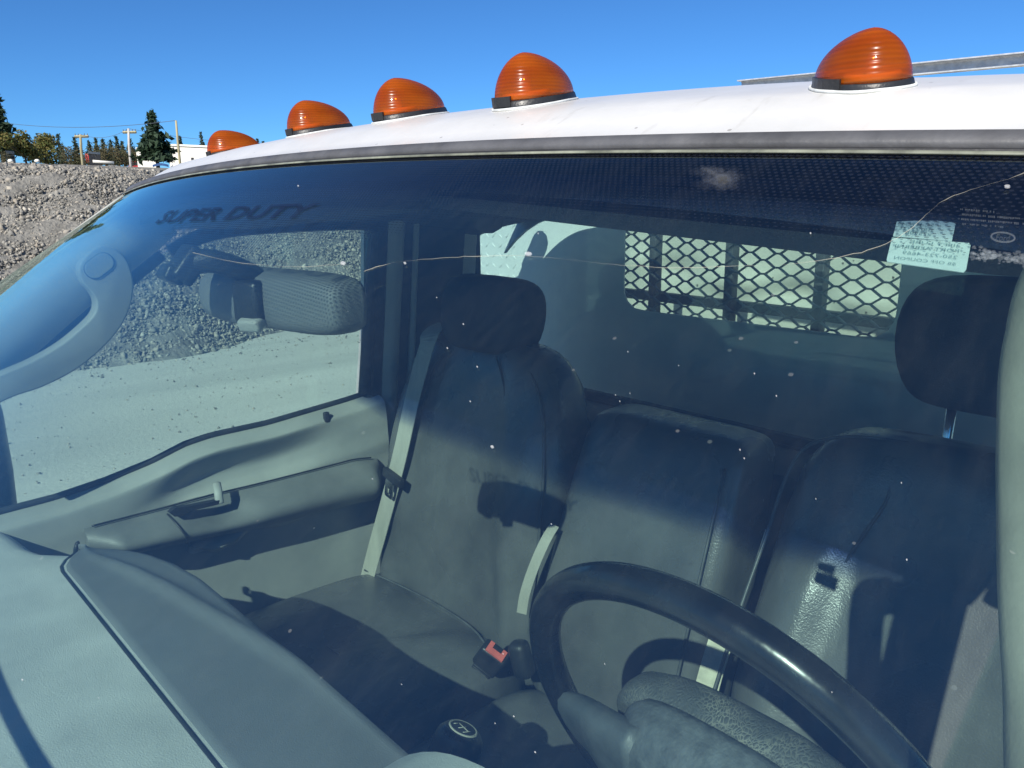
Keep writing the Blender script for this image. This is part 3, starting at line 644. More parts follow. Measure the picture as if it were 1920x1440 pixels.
# ---- cab marker lights
def cab_light(px, py, x, yaw, i, label, scale=1., tab=-14):
    base = at(px, py, 'x', x); base[2] = roof_z(base[0], base[1])
    L = bpy.data.objects.new('cab_light', None); COL.objects.link(L); L.parent = truck; L.location = tuple(base); L['label'] = label; L.empty_display_size = .05
    gx = (roof_z(base[0]+.03, base[1]) - roof_z(base[0]-.03, base[1]))/.06; gy = (roof_z(base[0], base[1]+.03) - roof_z(base[0], base[1]-.03))/.06
    nz = Vector((-gx, -gy, 1)).normalized()
    Q = np.array((Vector((0, 0, 1)).rotation_difference(nz) @ Matrix.Rotation(R(yaw), 3, 'Z').to_quaternion()).to_matrix())
    k0 = .67*scale
    def W(a, b_, c): return Q @ (V(a, b_, c)*k0)
    def drop(a, b_, dz=0.):          # foot of the base: follows the roof skin
        p = W(a, b_, 0); return V(p[0], p[1], roof_z(base[0]+p[0], base[1]+p[1]) - base[2] + dz)
    def outline(k, n=44):
        out = []
        for q in range(n):
            a = 2*math.pi*q/n; c, s_ = math.cos(a), math.sin(a)
            y = .054*s_ if s_ < 0 else .080*s_; w = .044*(1 if s_ < 0 else (1-s_*s_*.40)); out.append((w*math.copysign(abs(c)**.9, c)*k, y*k))
        return out
    rings = [[drop(x_, y_, -.004) for x_, y_ in outline(1.03)], [drop(x_, y_, .0015) for x_, y_ in outline(1.03)]] + [[W(x_, y_, h) for x_, y_ in outline(k)] for h, k in ((.0075, 1.0), (.009, .97))]
    obj('base', *stack(rings), M['black'], L)
    rings = []; H = .053
    for t in np.r_[np.linspace(0, .9, 13), .94, .97, .99, 1.0]:
        k = max(.015, (1-t**1.85)**.60)*.97; rings.append([W(x_, y_ - .010*t*t, (.0085 + H*t)) for x_, y_ in outline(k)])
    obj('lens', *stack(rings), M['amber'], L)
    wd = V(math.sin(R(tab)), -math.cos(R(tab)), 0); ld = Q.T @ wd; best = max(range(44), key=lambda q: outline(1)[q][0]*ld[0] + outline(1)[q][1]*ld[1])
    O1 = outline(1.045); pts = [V(*O1[(best+q) % 44], 0) for q in (-3, -2, -1, 0, 1, 2, 3)]
    rr = [[W(p[0]*k, p[1]*k, h) for p in pts for k in (1,)] + [W(p[0]*.93, p[1]*.93, h) for p in pts[::-1]] for h, k in ((.003, 1), (.0145, .985))]
    obj('base_tab', *stack(rr), M['black'], L, smooth=False)
    obj('reflector', *stack([[W(.030*k*math.cos(a), -.012 + .030*k*math.sin(a), h) for a in np.linspace(0, 6.283, 21)[:-1]] for h, k in ((.010, 1.0), (.016, .98), (.017, .9), (.013, .3))]), M['cream'], L)
    obj('bulb', *stack([[W(.009*k*math.cos(a), -.012 + .009*k*math.sin(a), h) for a in np.linspace(0, 6.283, 13)[:-1]] for h, k in ((.012, .7), (.020, .8), (.027, 1), (.034, .7), (.037, .2))]), M['chrome'], L)
    tube('gasket', [drop(x_, y_, .0006) for x_, y_ in outline(1.05)], .0011, M['pale'], L, 5, closed=True)
    for q in range(3):
        a0 = -1.75 + .5*q + .2*math.sin(i*3+q); p = outline(1.0)[int((a0 % 6.283)/6.283*44) % 44]
    return L
cab_light(432, 298, -.488, -22, 0, 'amber cab light farthest from the camera, half behind the roof', .88)
cab_light(592, 256, -.194, -4, 1, 'amber cab light second from the left', .93)
cab_light(762, 226, 0, 0, 2, 'amber cab light in the middle of the five', .96)
cab_light(1000, 196, .194, 8, 3, 'amber cab light second from the right, speckled with white droppings')
cab_light(1622, 138, .478, 62, 4, 'amber cab light nearest the camera, at the right', .76, -32)

# ---- headliner and visors
def hl_z(x, y): return np.interp(y, [-.10, -.02, .1, .45, .70], [1.938, 1.945, 1.945, 1.938, 1.905]) - .11*x*x - .6*max(0, abs(x)-.56)**2
part('headliner', *grid(lambda u, v: V(u*.695, -.095 + .12*u*u*.42 + v*(.715+.095-.12*u*u*.42), hl_z(u*.695, -.095+v*.81)), np.linspace(-1, 1, 41), np.linspace(0, 1, 30), (0, 0, .012)), M['headliner'])
for s in (-1, 1):
    poly = [(s*(.33 + a), .045 + b) for a, b in roundrect(-.24, .24, -.085, .085, .035)]
    rot = []
    part('sun_visor', *prism([V(x, y, 1.932 - .105*x*x - .04*(y+.04)) for x, y in poly], (0, 0, -.011)), M['headliner'], smooth=False)
part('header_trim', *grid(lambda u, v: V(u*.645, -.116 + .13*(u*.645)**2 + v*.10, 1.9475 - .05*(u*.645)**2 - .019*v - .05*(u*.645)**2*v), np.linspace(-1, 1, 40), np.linspace(0, 1, 5), (0, 0, .005)), M['trim_dark'])
hk = at(915, 408, 'y', .55); part('coat_hook', *stack([[hk + V(.035*k*math.cos(a), .03*math.sin(a)*k, z) for a in np.linspace(0, 6.28, 13)[:-1]] for z, k in ((.03, .9), (.0, 1), (-.02, .85), (-.03, .3))]), M['headliner'])

# ---- A pillars
for s in (-1, 1):
    ts = np.linspace(-.02, 1, 24); ext = []; inn = []
    for t in ts:
        G = ws(s*1., max(0, t)); 
        if t < 0: G = G + V(0, .01, .008)
        perp = V(0, .66, -.75)
        sx = V(s, 0, 0)
        ext.append([G + sx*.006, G + sx*.022 + perp*.006, G + sx*.036 + perp*.04, G + sx*.034 + perp*.075, G + sx*.026 + perp*.075, G + sx*.022 + perp*.04])
        w = .092 + .03*t
        inn.append([G - sx*.008 + perp*.008, G + sx*.018 + perp*.012, G + sx*.018 + perp*w, G - sx*.004 + perp*(w+.004), G - sx*.022 + perp*w*.8, G - sx*.028 + perp*w*.4])
    part('a_pillar', *stack(ext), M['white']); part('pillar_trim', *stack(inn), M['trim'])
    # grab handle on the pillar
    if s < 0:      # one flat moulded loop: broad mounting pad above, grip below
        xh = -.630
        ring = [(148, 512), (150, 495), (168, 472), (192, 460), (216, 466), (240, 490), (251, 532), (246, 572), (226, 615), (188, 658), (138, 697), (78, 727), (18, 748), (-70, 795), (-130, 850), (-160, 830), (-120, 780), (-70, 738), (0, 703), (60, 677), (115, 645), (155, 612), (177, 588), (181, 566), (172, 548), (158, 533)]
        loop = spline([at(*p, 'x', xh) for p in ring], 4, True)
        h = obj('grab_handle', *prism(loop, (-.030, 0, 0)), M['trim'], truck, bev=.009, label='grey moulded grab handle on the passenger side pillar')
        c0 = at(186, 498, 'x', xh + .001); axis = at(212, 479, 'x', xh) - at(160, 517, 'x', xh); axis /= np.linalg.norm(axis); sd_ = np.cross(axis, V(1, 0, 0)); sd_ /= np.linalg.norm(sd_)
        obj('screw_cover', *prism([c0 + V(.0012, 0, 0) + axis*a_ + sd_*b_ for a_, b_ in roundrect(-.0225, .0225, -.0140, .0140, .0135)], (-.006, 0, 0)), M['trim'], h, smooth=False, bev=.0012)
        tube('cover_gap', [c0 + axis*a_ + sd_*b_ for a_, b_ in roundrect(-.0232, .0232, -.0147, .0147, .0142)], .0008, M['trim_dark'], h, 5, closed=True)
    else:
        hp = V(.011, .004, .022) + np.array([V(.668, -.120, 1.885), V(.628, -.128, 1.890), V(.606, -.118, 1.873), V(.600, -.118, 1.845), V(.604, -.128, 1.815), V(.611, -.142, 1.785), V(.622, -.165, 1.75), V(.640, -.20, 1.71), V(.665, -.245, 1.67)])
        S = spline(hp, 6); sc = np.interp(np.linspace(0, 1, len(S)), [0, .08, .2, .35, .8, 1], [1.2, 1.3, 1.2, 1.0, .92, 1.2])
        h = tube('grab_handle', S, .0155, M['beige'], truck, 14, flat=.020, scale=sc, up=(1, 0, 0), e=2.4, label='sunlit grey grab handle at the right edge, nearest the camera')
        c0 = hp[1] + V(-.021, -.006, -.012)
        obj('screw_cover', *prism([c0 + V(0, a_*.25, a_) + V(0, b_, -b_*.25) for a_, b_ in roundrect(-.024, .024, -.010, .010, .0095)], (.01, 0, 0)), M['beige'], h, smooth=False, bev=.001)

# ---- dashboard
def dash_rear(x):   # rear edge of the dash top
    return np.interp(x, [-.80, -.70, -.60, -.56, -.53, -.50, -.46, -.40, -.32, .8], [-.31, -.275, -.262, -.246, -.215, -.18, -.155, -.138, -.128, -.128])
def dash_z(x, y): return 1.42 + .012*math.sin(max(0, min(1, (y+.75)/.6))*math.pi)
def dash_fn(u, v):
    x = u; yr = dash_rear(x); y0 = -.80
    if v <= 1: 
        y = y0 + (yr-y0)*v; z = dash_z(x, y) - .035*max(0, (v-.93)/.07)**2
    else:
        w = v-1; y = yr + .018*math.sin(min(1, w*3)*math.pi/2) - .14*max(0, w-.25); z = dash_z(x, yr) - .035 - .36*w
    return V(x, y, z)
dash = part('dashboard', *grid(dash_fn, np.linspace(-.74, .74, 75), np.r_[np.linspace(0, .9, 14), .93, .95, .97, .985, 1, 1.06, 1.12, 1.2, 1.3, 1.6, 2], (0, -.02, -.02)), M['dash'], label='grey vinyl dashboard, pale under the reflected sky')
def ab_fn(u, v):       # airbag cover, raised pad with a ridge that runs out to the rear edge
    x = -.545 + u*.75; rear = dash_rear(x) + .006; front = -.262 + .10*max(0, (.10-u)/.10)**2*.55
    front = min(front, rear-.002)
    y = front + (rear-front)*v; z = dash_z(x, y) + .003 + .005*math.sin(min(1, v*1.15)*math.pi*.5)
    rg = .35 + .6*min(1, u/.72); z += .007*math.exp(-((v-rg)/.07)**2)*min(1, u*5)*min(1, (1.02-u)*2) - .012*max(0, v-rg)*1.3
    z -= .035*max(0, (v-.93)/.07)**2 + .006*max(0, (.05-v)/.05); return V(x, y, z)
ab = part('airbag_cover', *grid(ab_fn, np.r_[0, .01, .025, np.linspace(.05, 1, 40)], np.r_[0, .02, .05, np.linspace(.09, .93, 16), .96, .98, 1], (0, 0, -.02)), M['airbag'], label='darker grey airbag cover on the passenger dash')
sm = [ab_fn(u, 0) + V(-.003, -.003, .0) for u in np.linspace(1, .0, 40)] + [ab_fn(0, v) + V(-.004, 0, 0) for v in np.linspace(.1, .5, 4)]
tube('seam', [p + V(0, 0, .001) for p in sm], .0035, M['black'], ab, 6)
part('firewall', *prism([V(x, -.80, z) for x, z in ((-.78, .6), (.78, .6), (.78, 1.41), (-.78, 1.41))], (0, -.02, 0)), M['trim_dark'], smooth=False)
part('cab_floor', *prism([V(x, y, .72) for x, y in ((-.78, -.80), (.78, -.80), (.78, .74), (-.78, .74))], (0, 0, -.03)), M['trim_dark'], smooth=False)
part('transmission_tunnel', *grid(lambda u, v: V(.16*u, -.75+1.2*v, .73 + .26*(1-abs(u)**3)), np.linspace(-1, 1, 15), np.linspace(0, 1, 8)), M['trim_dark'])
part('instrument_hood', *grid(lambda u, v: V(.40+.24*u, -.40+.26*v, 1.425 + .075*(1-abs(u)**3)*math.sin(max(.02, min(1, v*1.2))*math.pi/2)), np.linspace(-1, 1, 25), np.linspace(0, 1, 12), (0, 0, -.015)), M['dash'])

# ---- steering wheel
WC = V(.403, .011, 1.472); WNn = V(0, math.cos(R(20)), math.sin(R(20))); WE1 = V(1, 0, 0); WE2 = np.cross(WNn, WE1)  # e2 points up (towards -n x ...)
if WE2[2] < 0: WE2 = -WE2
def wp(a, b, c=0.): return WC + WE1*a + WE2*b + WNn*c
wheel = bpy.data.objects.new('steering_wheel', None); COL.objects.link(wheel); wheel.parent = truck; wheel['label'] = 'black glossy steering wheel at the lower right'; wheel.empty_display_size = .1
tube('rim', [wp(.190*math.cos(a), .190*math.sin(a)) for a in np.linspace(0, 2*math.pi, 97)[:-1]], .0150, M['wheel'], wheel, 18, closed=True, up=tuple(WNn))
for s in (-1, 1):
    for nm, a0, w0, w1 in (('spoke', 197 if s < 0 else -17, .052, .085),):
        ends = [wp(.186*math.cos(R(a0)), .186*math.sin(R(a0)), -.004), wp(.150*math.cos(R(a0)), .148*math.sin(R(a0)), -.010), wp(s*.105, -.035, -.020), wp(s*.05, -.025, -.028)]
        v, f = sweep(spline(ends, 5), circ(1, .35, 12, 2.6), up=tuple(WNn), scale=np.interp(np.linspace(0, 1, 16), [0, .25, .6, 1], [.030, .038, .052, .062])); obj(nm, v, f, M['spoke'], wheel)
    ends = [wp(.184*math.cos(R(-60 if s > 0 else 240)), .184*math.sin(R(-60)), -.004), wp(s*.06, -.10, -.016), wp(s*.03, -.05, -.026)]
    v, f = sweep(spline(ends, 5), circ(1, .35, 12, 2.6), up=tuple(WNn), scale=np.linspace(.024, .04, 11)); obj('spoke', v, f, M['spoke'], wheel)
def blob(fn_r, zs, n=28, e=3.0):
    rings = []
    for c, k in zs: rings.append([wp(a*k, b*k - .030, c) for a, b in circ(fn_r[0], fn_r[1], n, e)])
    return stack(rings)
obj('hub', *blob((.098, .072), [(-.055, .25), (-.052, .55), (-.040, .82), (-.018, .98), (.0, 1.02), (.008, 1.0)]), M['grain'], wheel)
obj('airbag_pad', *blob((.118, .068), [(.004, .97), (.010, 1.02), (.024, 1.03), (.038, .99), (.048, .86), (.054, .55), (.056, .2)], 32, 2.8), M['leather'], wheel, label='cracked grey leather airbag pad on the steering wheel')
tube('column', [wp(0, -.01, -.05), wp(0, -.02, -.26)], .052, M['dash'], truck, 16)

# ---- gear lever
KC = V(.055, .005, 1.285)
lever = bpy.data.objects.new('gear_lever', None); COL.objects.link(lever); lever.parent = truck; lever['label'] = 'black gear knob with a shift pattern disc'; lever.empty_display_size = .05
ka = V(.10, .42, .90); ka /= np.linalg.norm(ka); k1 = np.cross(ka, V(1, 0, 0)); k1 /= np.linalg.norm(k1); k2 = np.cross(ka, k1)
obj('knob', *stack([[KC + ka*h + (k1*math.cos(a) + k2*math.sin(a))*r for a in np.linspace(0, 6.283, 25)[:-1]] for h, r in ((-.075, .014), (-.06, .017), (-.035, .024), (-.010, .030), (.010, .0315), (.024, .0285), (.031, .0225), (.033, .018))]), M['wheel'], lever)
tube('shaft', [KC - ka*.07, KC - ka*.25 + V(0, -.02, 0), V(.03, -.13, .95)], .009, M['black'], lever, 10)
obj('boot', *stack([[V(.03, -.13, .98) + V(math.cos(a)*r, math.sin(a)*r, h) for a in np.linspace(0, 6.283, 17)[:-1]] for h, r in ((-.05, .09), (.0, .06), (.06, .035), (.10, .02))]), M['black'], lever)
disc = obj('pattern_disc', *stack([[KC + ka*h + (k1*math.cos(a) + k2*math.sin(a))*r for a in np.linspace(0, 6.283, 25)[:-1]] for h, r in ((.030, .0185), (.0338, .0185), (.0342, .0155), (.0335, .0155))]), M['web'], lever)
kb = KC + ka*.0337
obj('pattern_face', *stack([[kb + ka*h + (k1*math.cos(a) + k2*math.sin(a))*.0157 for a in np.linspace(0, 6.283, 25)[:-1]] for h in (0, .0004)]), M['black'], lever)
for a, b in (((-.009, -.009), (-.009, .009)), ((0, -.009), (0, .009)), ((.009, -.009), (.009, .0)), ((-.009, 0), (.009, 0))):
    tube('pattern_line', [kb + ka*.0007 + k1*a[1] + k2*a[0], kb + ka*.0007 + k1*b[1] + k2*b[0]], .0006, M['web'], lever, 4)

# ---- seats
def sring(cx, yf, z, w, d, e=4.0, n=88, bol=.0, dip=.0, tilt=0., fold=.0):
    out = []
    for q in range(n):
        a = 2*math.pi*q/n; c, s = math.cos(a), math.sin(a); x = math.copysign(abs(c)**(2/e), c); y = math.copysign(abs(s)**(2/e), s)
        yy = yf + d + y*d
        if y < 0: yy -= bol*math.exp(-((abs(x)-.74)/.18)**2)*min(1, -y*1.5) - dip*math.exp(-(x/.45)**2)*min(1, -y*1.5)
        if y < 0 and fold: yy += fold*math.sin(15*x + 2.2*math.sin(8*z + cx*9) + z*5)*math.exp(-((abs(x)-.62)/.26)**2)*min(1, -y*1.6)
        out.append(V(cx + x*w, yy, z + tilt*y*d))
    return out
def seat(cx, prof, top, cush, name, label, mat='vinyl'):
    e = bpy.data.objects.new(name, None); COL.objects.link(e); e.parent = truck; e['label'] = label; e.empty_display_size = .1
    zs = [p[0] for p in prof]; zz = np.unique(np.r_[np.linspace(zs[0], top-.06, 26), zs]); pr = [[z] + [float(np.interp(z, zs, [p[k] for p in prof])) for k in (1, 2, 3)] for z in zz]
    rings = [sring(cx, p[1], p[0], p[2], p[3], bol=float(np.interp(p[0], [top-.2, top-.04], [.022, .003])), dip=.006, fold=float(np.interp(p[0], [top-.12, top-.02], [.0042, 0]))) for p in pr]
    obj('backrest', *stack(rings), M[mat], e, sub=1)
    x0, x1, y0, y1, zc = cush; rr = []
    for z, k in ((zc-.20, .97), (zc-.14, 1), (zc-.05, 1), (zc-.018, .985), (zc-.002, .93), (zc+.006, .7), (zc+.008, .3)):
        rr.append([V((x0+x1)/2 + a*(x1-x0)/2*k, (y0+y1)/2 + b*(y1-y0)/2*(k*.5+.5), z + .018*(abs(a)**4) - .02*max(0, b)**2) for a, b in circ(1, 1, 40, 5)])
    obj('cushion', *stack(rr), M[mat], e, sub=1)
    return e
def headrest(e, c, w, h, d, tiltx=10):
    rm = rotm('X', -tiltx); rings = []
    for t, k, kd in ((-1, .50, .5), (-.97, .66, .75), (-.85, .80, .92), (-.5, .93, 1), (0, 1.0, 1.0), (.45, .97, .98), (.75, .88, .9), (.92, .72, .75), (1.0, .45, .5)):
        rings.append([V(*c) + rm @ V(a*w*k, b*d*kd, t*h) for a, b in circ(1, 1, 28, 3.2)])
    o = obj('headrest', *stack(rings), M['vinyl_smooth'], e, sub=1)
    for s in (-1, 1): tube('headrest_post', [V(*c) + V(s*.058, .0, -h*.8), V(*c) + V(s*.058, -.015, -h-.12)], .0065, M['chrome'], e, 10)
    return o
def seam(e, pts, r=.0022, mat='piping'): tube('seam', spline(pts, 5), r, M[mat], e, 6)
# passenger
PX = -.425
ps = seat(PX, [(1.04, .375, .235, .08), (1.14, .358, .252, .085), (1.28, .372, .256, .082), (1.42, .398, .250, .078), (1.52, .420, .236, .072), (1.59, .437, .212, .066), (1.635, .450, .180, .056), (1.658, .466, .140, .040), (1.664, .486, .09, .018)], 1.66, (-.68, -.185, -.10, .42, 1.135), 'passenger_seat', 'black vinyl passenger seat with its belt hanging in front')
headrest(ps, (-.425, .505, 1.708), .122, .074, .060)
for sx in (-1, 1):
    seam(ps, [V(PX + sx*.135, .385, 1.16), V(PX + sx*.140, .392, 1.30), V(PX + sx*.13, .41, 1.45), V(PX + sx*.11, .435, 1.58), V(PX+sx*.07, .452, 1.64)], .002)
seam(ps, [V(PX+.225, .372, 1.14), V(PX+.238, .385, 1.30), V(PX+.232, .41, 1.45), V(PX+.205, .437, 1.56), V(PX+.16, .455, 1.62), V(PX+.10, .468, 1.648)], .003, 'piping')
seam(ps, [V(-.66, .33, 1.143), V(-.55, .345, 1.143), V(-.42, .355, 1.141), V(-.30, .345, 1.14), V(-.20, .30, 1.135)], .0022)
seam(ps, [V(-.64, .10, 1.148), V(-.5, .115, 1.146), V(-.36, .12, 1.145), V(-.22, .10, 1.14)], .002)
# centre section
def slab_ring(x0, x1, yf, z, d, e=6): return [V((x0+x1)/2 + a*(x1-x0)/2, yf + d + b*d, z) for a, b in circ(1, 1, 36, e)]
cs = bpy.data.objects.new('centre_seat', None); COL.objects.link(cs); cs.parent = truck; cs['label'] = 'flat grey centre seat section between the two seats'; cs.empty_display_size = .1
obj('backrest', *stack([slab_ring(-.175, .150, .325, 1.06, .07), slab_ring(-.178, .152, .335, 1.16, .075), slab_ring(-.178, .150, .385, 1.32, .08), slab_ring(-.172, .146, .440, 1.46, .075), slab_ring(-.165, .142, .472, 1.54, .066), slab_ring(-.158, .136, .486, 1.562, .056), slab_ring(-.14, .12, .50, 1.572, .04), slab_ring(-.09, .07, .52, 1.575, .02)]), M['vinyl'], cs, sub=1)
rr = [[V(-.012 + a*.165*k, .11 + b*.25*k, z) for a, b in circ(1, 1, 32, 6)] for z, k in ((.95, .97), (1.05, 1), (1.09, 1), (1.115, .96), (1.122, .8), (1.123, .3))]
obj('cushion', *stack(rr), M['vinyl'], cs, sub=1)
seam(cs, [V(.128, .327, 1.16), V(.128, .378, 1.32), V(.124, .432, 1.46), V(.118, .470, 1.54)], .0022)
# driver
DX = .425
ds = seat(DX, [(1.04, .35, .22, .08), (1.14, .335, .235, .085), (1.26, .365, .238, .08), (1.38, .425, .236, .078), (1.48, .475, .234, .072), (1.55, .498, .222, .066), (1.59, .512, .20, .056), (1.612, .528, .165, .04), (1.618, .545, .10, .018)], 1.62, (.185, .665, -.05, .40, 1.135), 'driver_seat', 'black vinyl driver seat behind the steering wheel')
headrest(ds, (.425, .600, 1.742), .135, .085, .065, 6)
seam(ds, [V(.187, .352, 1.25), V(.188, .41, 1.36), V(.190, .47, 1.46), V(.196, .505, 1.54), V(.215, .525, 1.585), V(.27, .535, 1.608), V(.34, .54, 1.613)], .0028, 'piping')
seam(ds, [V(.1845, .340, 1.19), V(.1845, .37, 1.27), V(.1855, .425, 1.37), V(.1875, .475, 1.465)], .0022, 'piping_light')
seam(ds, [V(.27, .352, 1.20), V(.272, .385, 1.30), V(.285, .44, 1.40), V(.315, .478, 1.49), V(.335, .502, 1.55), V(.325, .525, 1.60)], .0024)

# ---- belts
def ribbon(name, pts, w, mat, parent=None, wdir=(1, 0, 0), th=.0016, **k):
    P = spline(pts, 6); v = []; f = []; n = len(P)
    for i, p in enumerate(P):
        T = P[min(n-1, i+1)]-P[max(0, i-1)]; T /= np.linalg.norm(T); W = V(*wdir); W = W - T*(W @ T); W /= np.linalg.norm(W); N = np.cross(T, W)
        for a, b in ((-1, -1), (-1, 1), (1, 1), (1, -1)): v.append(p + W*a*w/2 + N*b*th/2)
    for i in range(n-1):
        for q in range(4): r = (q+1) % 4; f.append((i*4+q, i*4+r, i*4+4+r, i*4+4+q))
    f += [(3, 2, 1, 0), tuple(n*4-4+q for q in range(4))]
    return obj(name, v, f, mat, parent or truck, smooth=False, **k)
belt = bpy.data.objects.new('seat_belt', None); COL.objects.link(belt); belt.parent = truck; belt['label'] = 'pale grey shoulder belt hanging in front of the passenger seat'; belt.empty_display_size = .1
ribbon('webbing', [at(838, 606, 'y', .50), at(812, 620, 'y', .455), at(800, 650, 'y', .425), at(775, 740, 'y', .405), at(748, 860, 'y', .375), at(722, 960, 'y', .352), at(700, 1040, 'y', .338), at(685, 1098, 'y', .325)], .046, M['web'], belt)
ribbon('upper_webbing', [at(838, 606, 'y', .50), at(850, 640, 'y', .515), at(858, 670, 'y', .53)], .04, M['web'], belt)
tg = at(737, 895, 'y', .355); rmt = rotm('Y', 12)
box('tongue_grip', tg, (.062, .012, .020), M['black'], belt, rmt, .003)
obj('latch_tongue', *framev([tg + rmt @ V(a, -.009, b) for a, b in resample(np.array(roundrect(-.013, .013, -.045, -.006, .004)), 28)], [tg + rmt @ V(a, -.009, b) for a, b in resample(np.array(roundrect(-.006, .006, -.038, -.024, .003)), 28)], (0, .003, 0)), M['chrome'], belt, smooth=False)
box('belt_stop', at(688, 1101, 'y', .322), (.045, .012, .012), M['cream'], belt, rotm('Y', 8), .003)
ribbon('lap_belt', [at(1040, 985, 'y', .39), at(1022, 1015, 'y', .365), at(1002, 1060, 'y', .345), at(985, 1110, 'y', .33), at(978, 1150, 'y', .325)], .017, M['web'], truck, wdir=(.8, .5, 0))
ribbon('centre_strap', [V(.168, .338, 1.10), V(.168, .352, 1.19), V(.168, .375, 1.26), V(.168, .40, 1.31)], .036, M['cream'], truck)
bk = bpy.data.objects.new('belt_buckle', None); COL.objects.link(bk); bk.parent = truck; bk['label'] = 'black seat belt buckle with a red release button'; bk.empty_display_size = .05
bc = at(930, 1222, 'y', .27); bm_ = rotm('Z', 28) @ rotm('Y', 32) @ rotm('X', 24)
box('casing', bc + bm_ @ V(0, 0, -.028), (.048, .026, .060), M['black'], bk, bm_, .006)
for a, b in (((-.0165, -.0105), (-.0085, .0085)), ((-.0085, -.0105), (.0085, -.0005)), ((.0085, -.0105), (.0165, .0085))):
    box('release_button', bc + bm_ @ V((a[0]+b[0])/2, (a[1]+b[1])/2, .0035), (b[0]-a[0], b[1]-a[1], .004), M['red'], bk, bm_, 0)
for q in range(3): box('stalk_rib', bc + bm_ @ V(.0, -.0005, -.063 - q*.008), (.036, .022, .0045), M['black'], bk, bm_, .001)
b2 = at(978, 1236, 'y', .285); box('second_buckle', b2, (.032, .03, .062), M['black'], bk, rotm('Z', 20) @ rotm('Y', -14), .010)

# ---- passenger door
door = bpy.data.objects.new('passenger_door', None); COL.objects.link(door); door.parent = truck; door['label'] = 'grey passenger door with armrest and tinted window'; door.empty_display_size = .1
sill = [(.44, 1.508), (.36, 1.499), (.175, 1.486), (.06, 1.486), (.01, 1.480), (-.05, 1.462), (-.13, 1.447), (-.21, 1.438), (-.30, 1.436), (-.50, 1.432)]
sy, szz = zip(*sill[::-1])
def sill_z(y): return float(np.interp(y, sy, szz))
ys = np.linspace(-.62, .43, 54)
def panel_fn(y, v):
    zt = sill_z(y) + .004
    q = math.exp(-((y-.10)/.17)**4); prof = [(-.735, 0), (-.722, -.003), (-.706, -.008), (-.697+.004*q, -.016), (-.692 - .030*q, -.052 - .012*q), (-.692 - .022*q, -.075 - .012*q), (-.690, -.105), (-.695, -.14), (-.695, -.40), (-.70, -.75)]
    i = v*(len(prof)-1); k = min(int(i), len(prof)-2); w = i-k; a, b = prof[k], prof[k+1]
    return V(a[0]*(1-w)+b[0]*w, y, zt + a[1]*(1-w)+b[1]*w)
obj('inner_panel', *grid(panel_fn, ys, np.linspace(0, 1, 31), (-.02, 0, 0)), M['trim'], door, sub=1)
tube('window_felt', [V(-.737, y, sill_z(y)+.008) for y in np.linspace(-.55, .43, 50)], .006, M['rubber'], door, 8)
# armrest: long bulging pad with cups
def arm_fn(u, v):
    y = -.185 + .58*u; ztop = np.interp(y, [-.2, -.03, .34, .4], [1.395, 1.392, 1.385, 1.375]); hgt = np.interp(u, [0, .1, .5, .95, 1], [.04, .062, .085, .098, .07])
    x = -.690 + .058*math.sin(math.pi*min(1, v*1.0))**.6*min(1, u*10+.3)*min(1, (1-u)*14+.25); z = ztop - hgt*v
    cup = math.exp(-((y-.035)/.055)**2)*math.exp(-((v-.28)/.22)**2); x -= .022*cup
    return V(x, y, z)
obj('armrest', *grid(arm_fn, np.linspace(0, 1, 60), np.linspace(0, 1, 20), (-.012, 0, 0)), M['arm'], door)
def piece_line(pts, r=.0018, m='black', nm='panel_gap'): tube(nm, spline(pts, 5), r, M[m], door, 6)
piece_line([arm_fn(u, .0) + V(.006, 0, .004) for u in np.linspace(.02, .97, 14)])
piece_line([arm_fn(.22 + .05*v, v) + V(.002, 0, 0) for v in np.linspace(.05, .95, 8)])
# pull handle in the cup, grab pocket and lower pad
obj('door_lever', *sweep(spline([at(406, 906, 'x', -.672), at(409, 922, 'x', -.650), at(412, 944, 'x', -.644)], 5), circ(.0075, .0035, 8)), M['trim'], door)
obj('pull_cup_shade', *prism([at(*p, 'x', -.6415) for p in ((318, 962), (330, 952), (352, 950), (412, 938), (413, 945), (360, 958), (345, 967), (328, 969))], (-.012, 0, 0)), M['black'], door, smooth=False)  # flat black inset painted for the dark shadow inside the pull recess
def pad_fn(u, v):
    y = -.02 + .37*u; zt = np.interp(u, [0, .12, .22, .30, 1], [1.318, 1.312, 1.322, 1.345, 1.335]) ; hg = np.interp(u, [0, .1, .5, 1], [.01, .03, .055, .03])
    return V(-.692 + .030*math.sin(math.pi*(.15+.85*v))**.7, y, zt - hg*v)
obj('door_pull_pad', *grid(pad_fn, np.linspace(0, 1, 40), np.linspace(0, 1, 10), (-.01, 0, 0)), M['trim'], door)
def pocket(y0, y1, z0, z1, x, mat, nm): obj(nm, *prism([V(x, a, b) for a, b in roundrect(y0, y1, z0, z1, .012)], (-.01, 0, 0)), M[mat], door, smooth=False)
pocket(-.022, .042, 1.290, 1.325, -.6885, 'dash', 'pull_pocket')
box('lock_knob', at(612, 782, 'x', -.70), (.010, .012, .022), M['black'], door, None, .003)
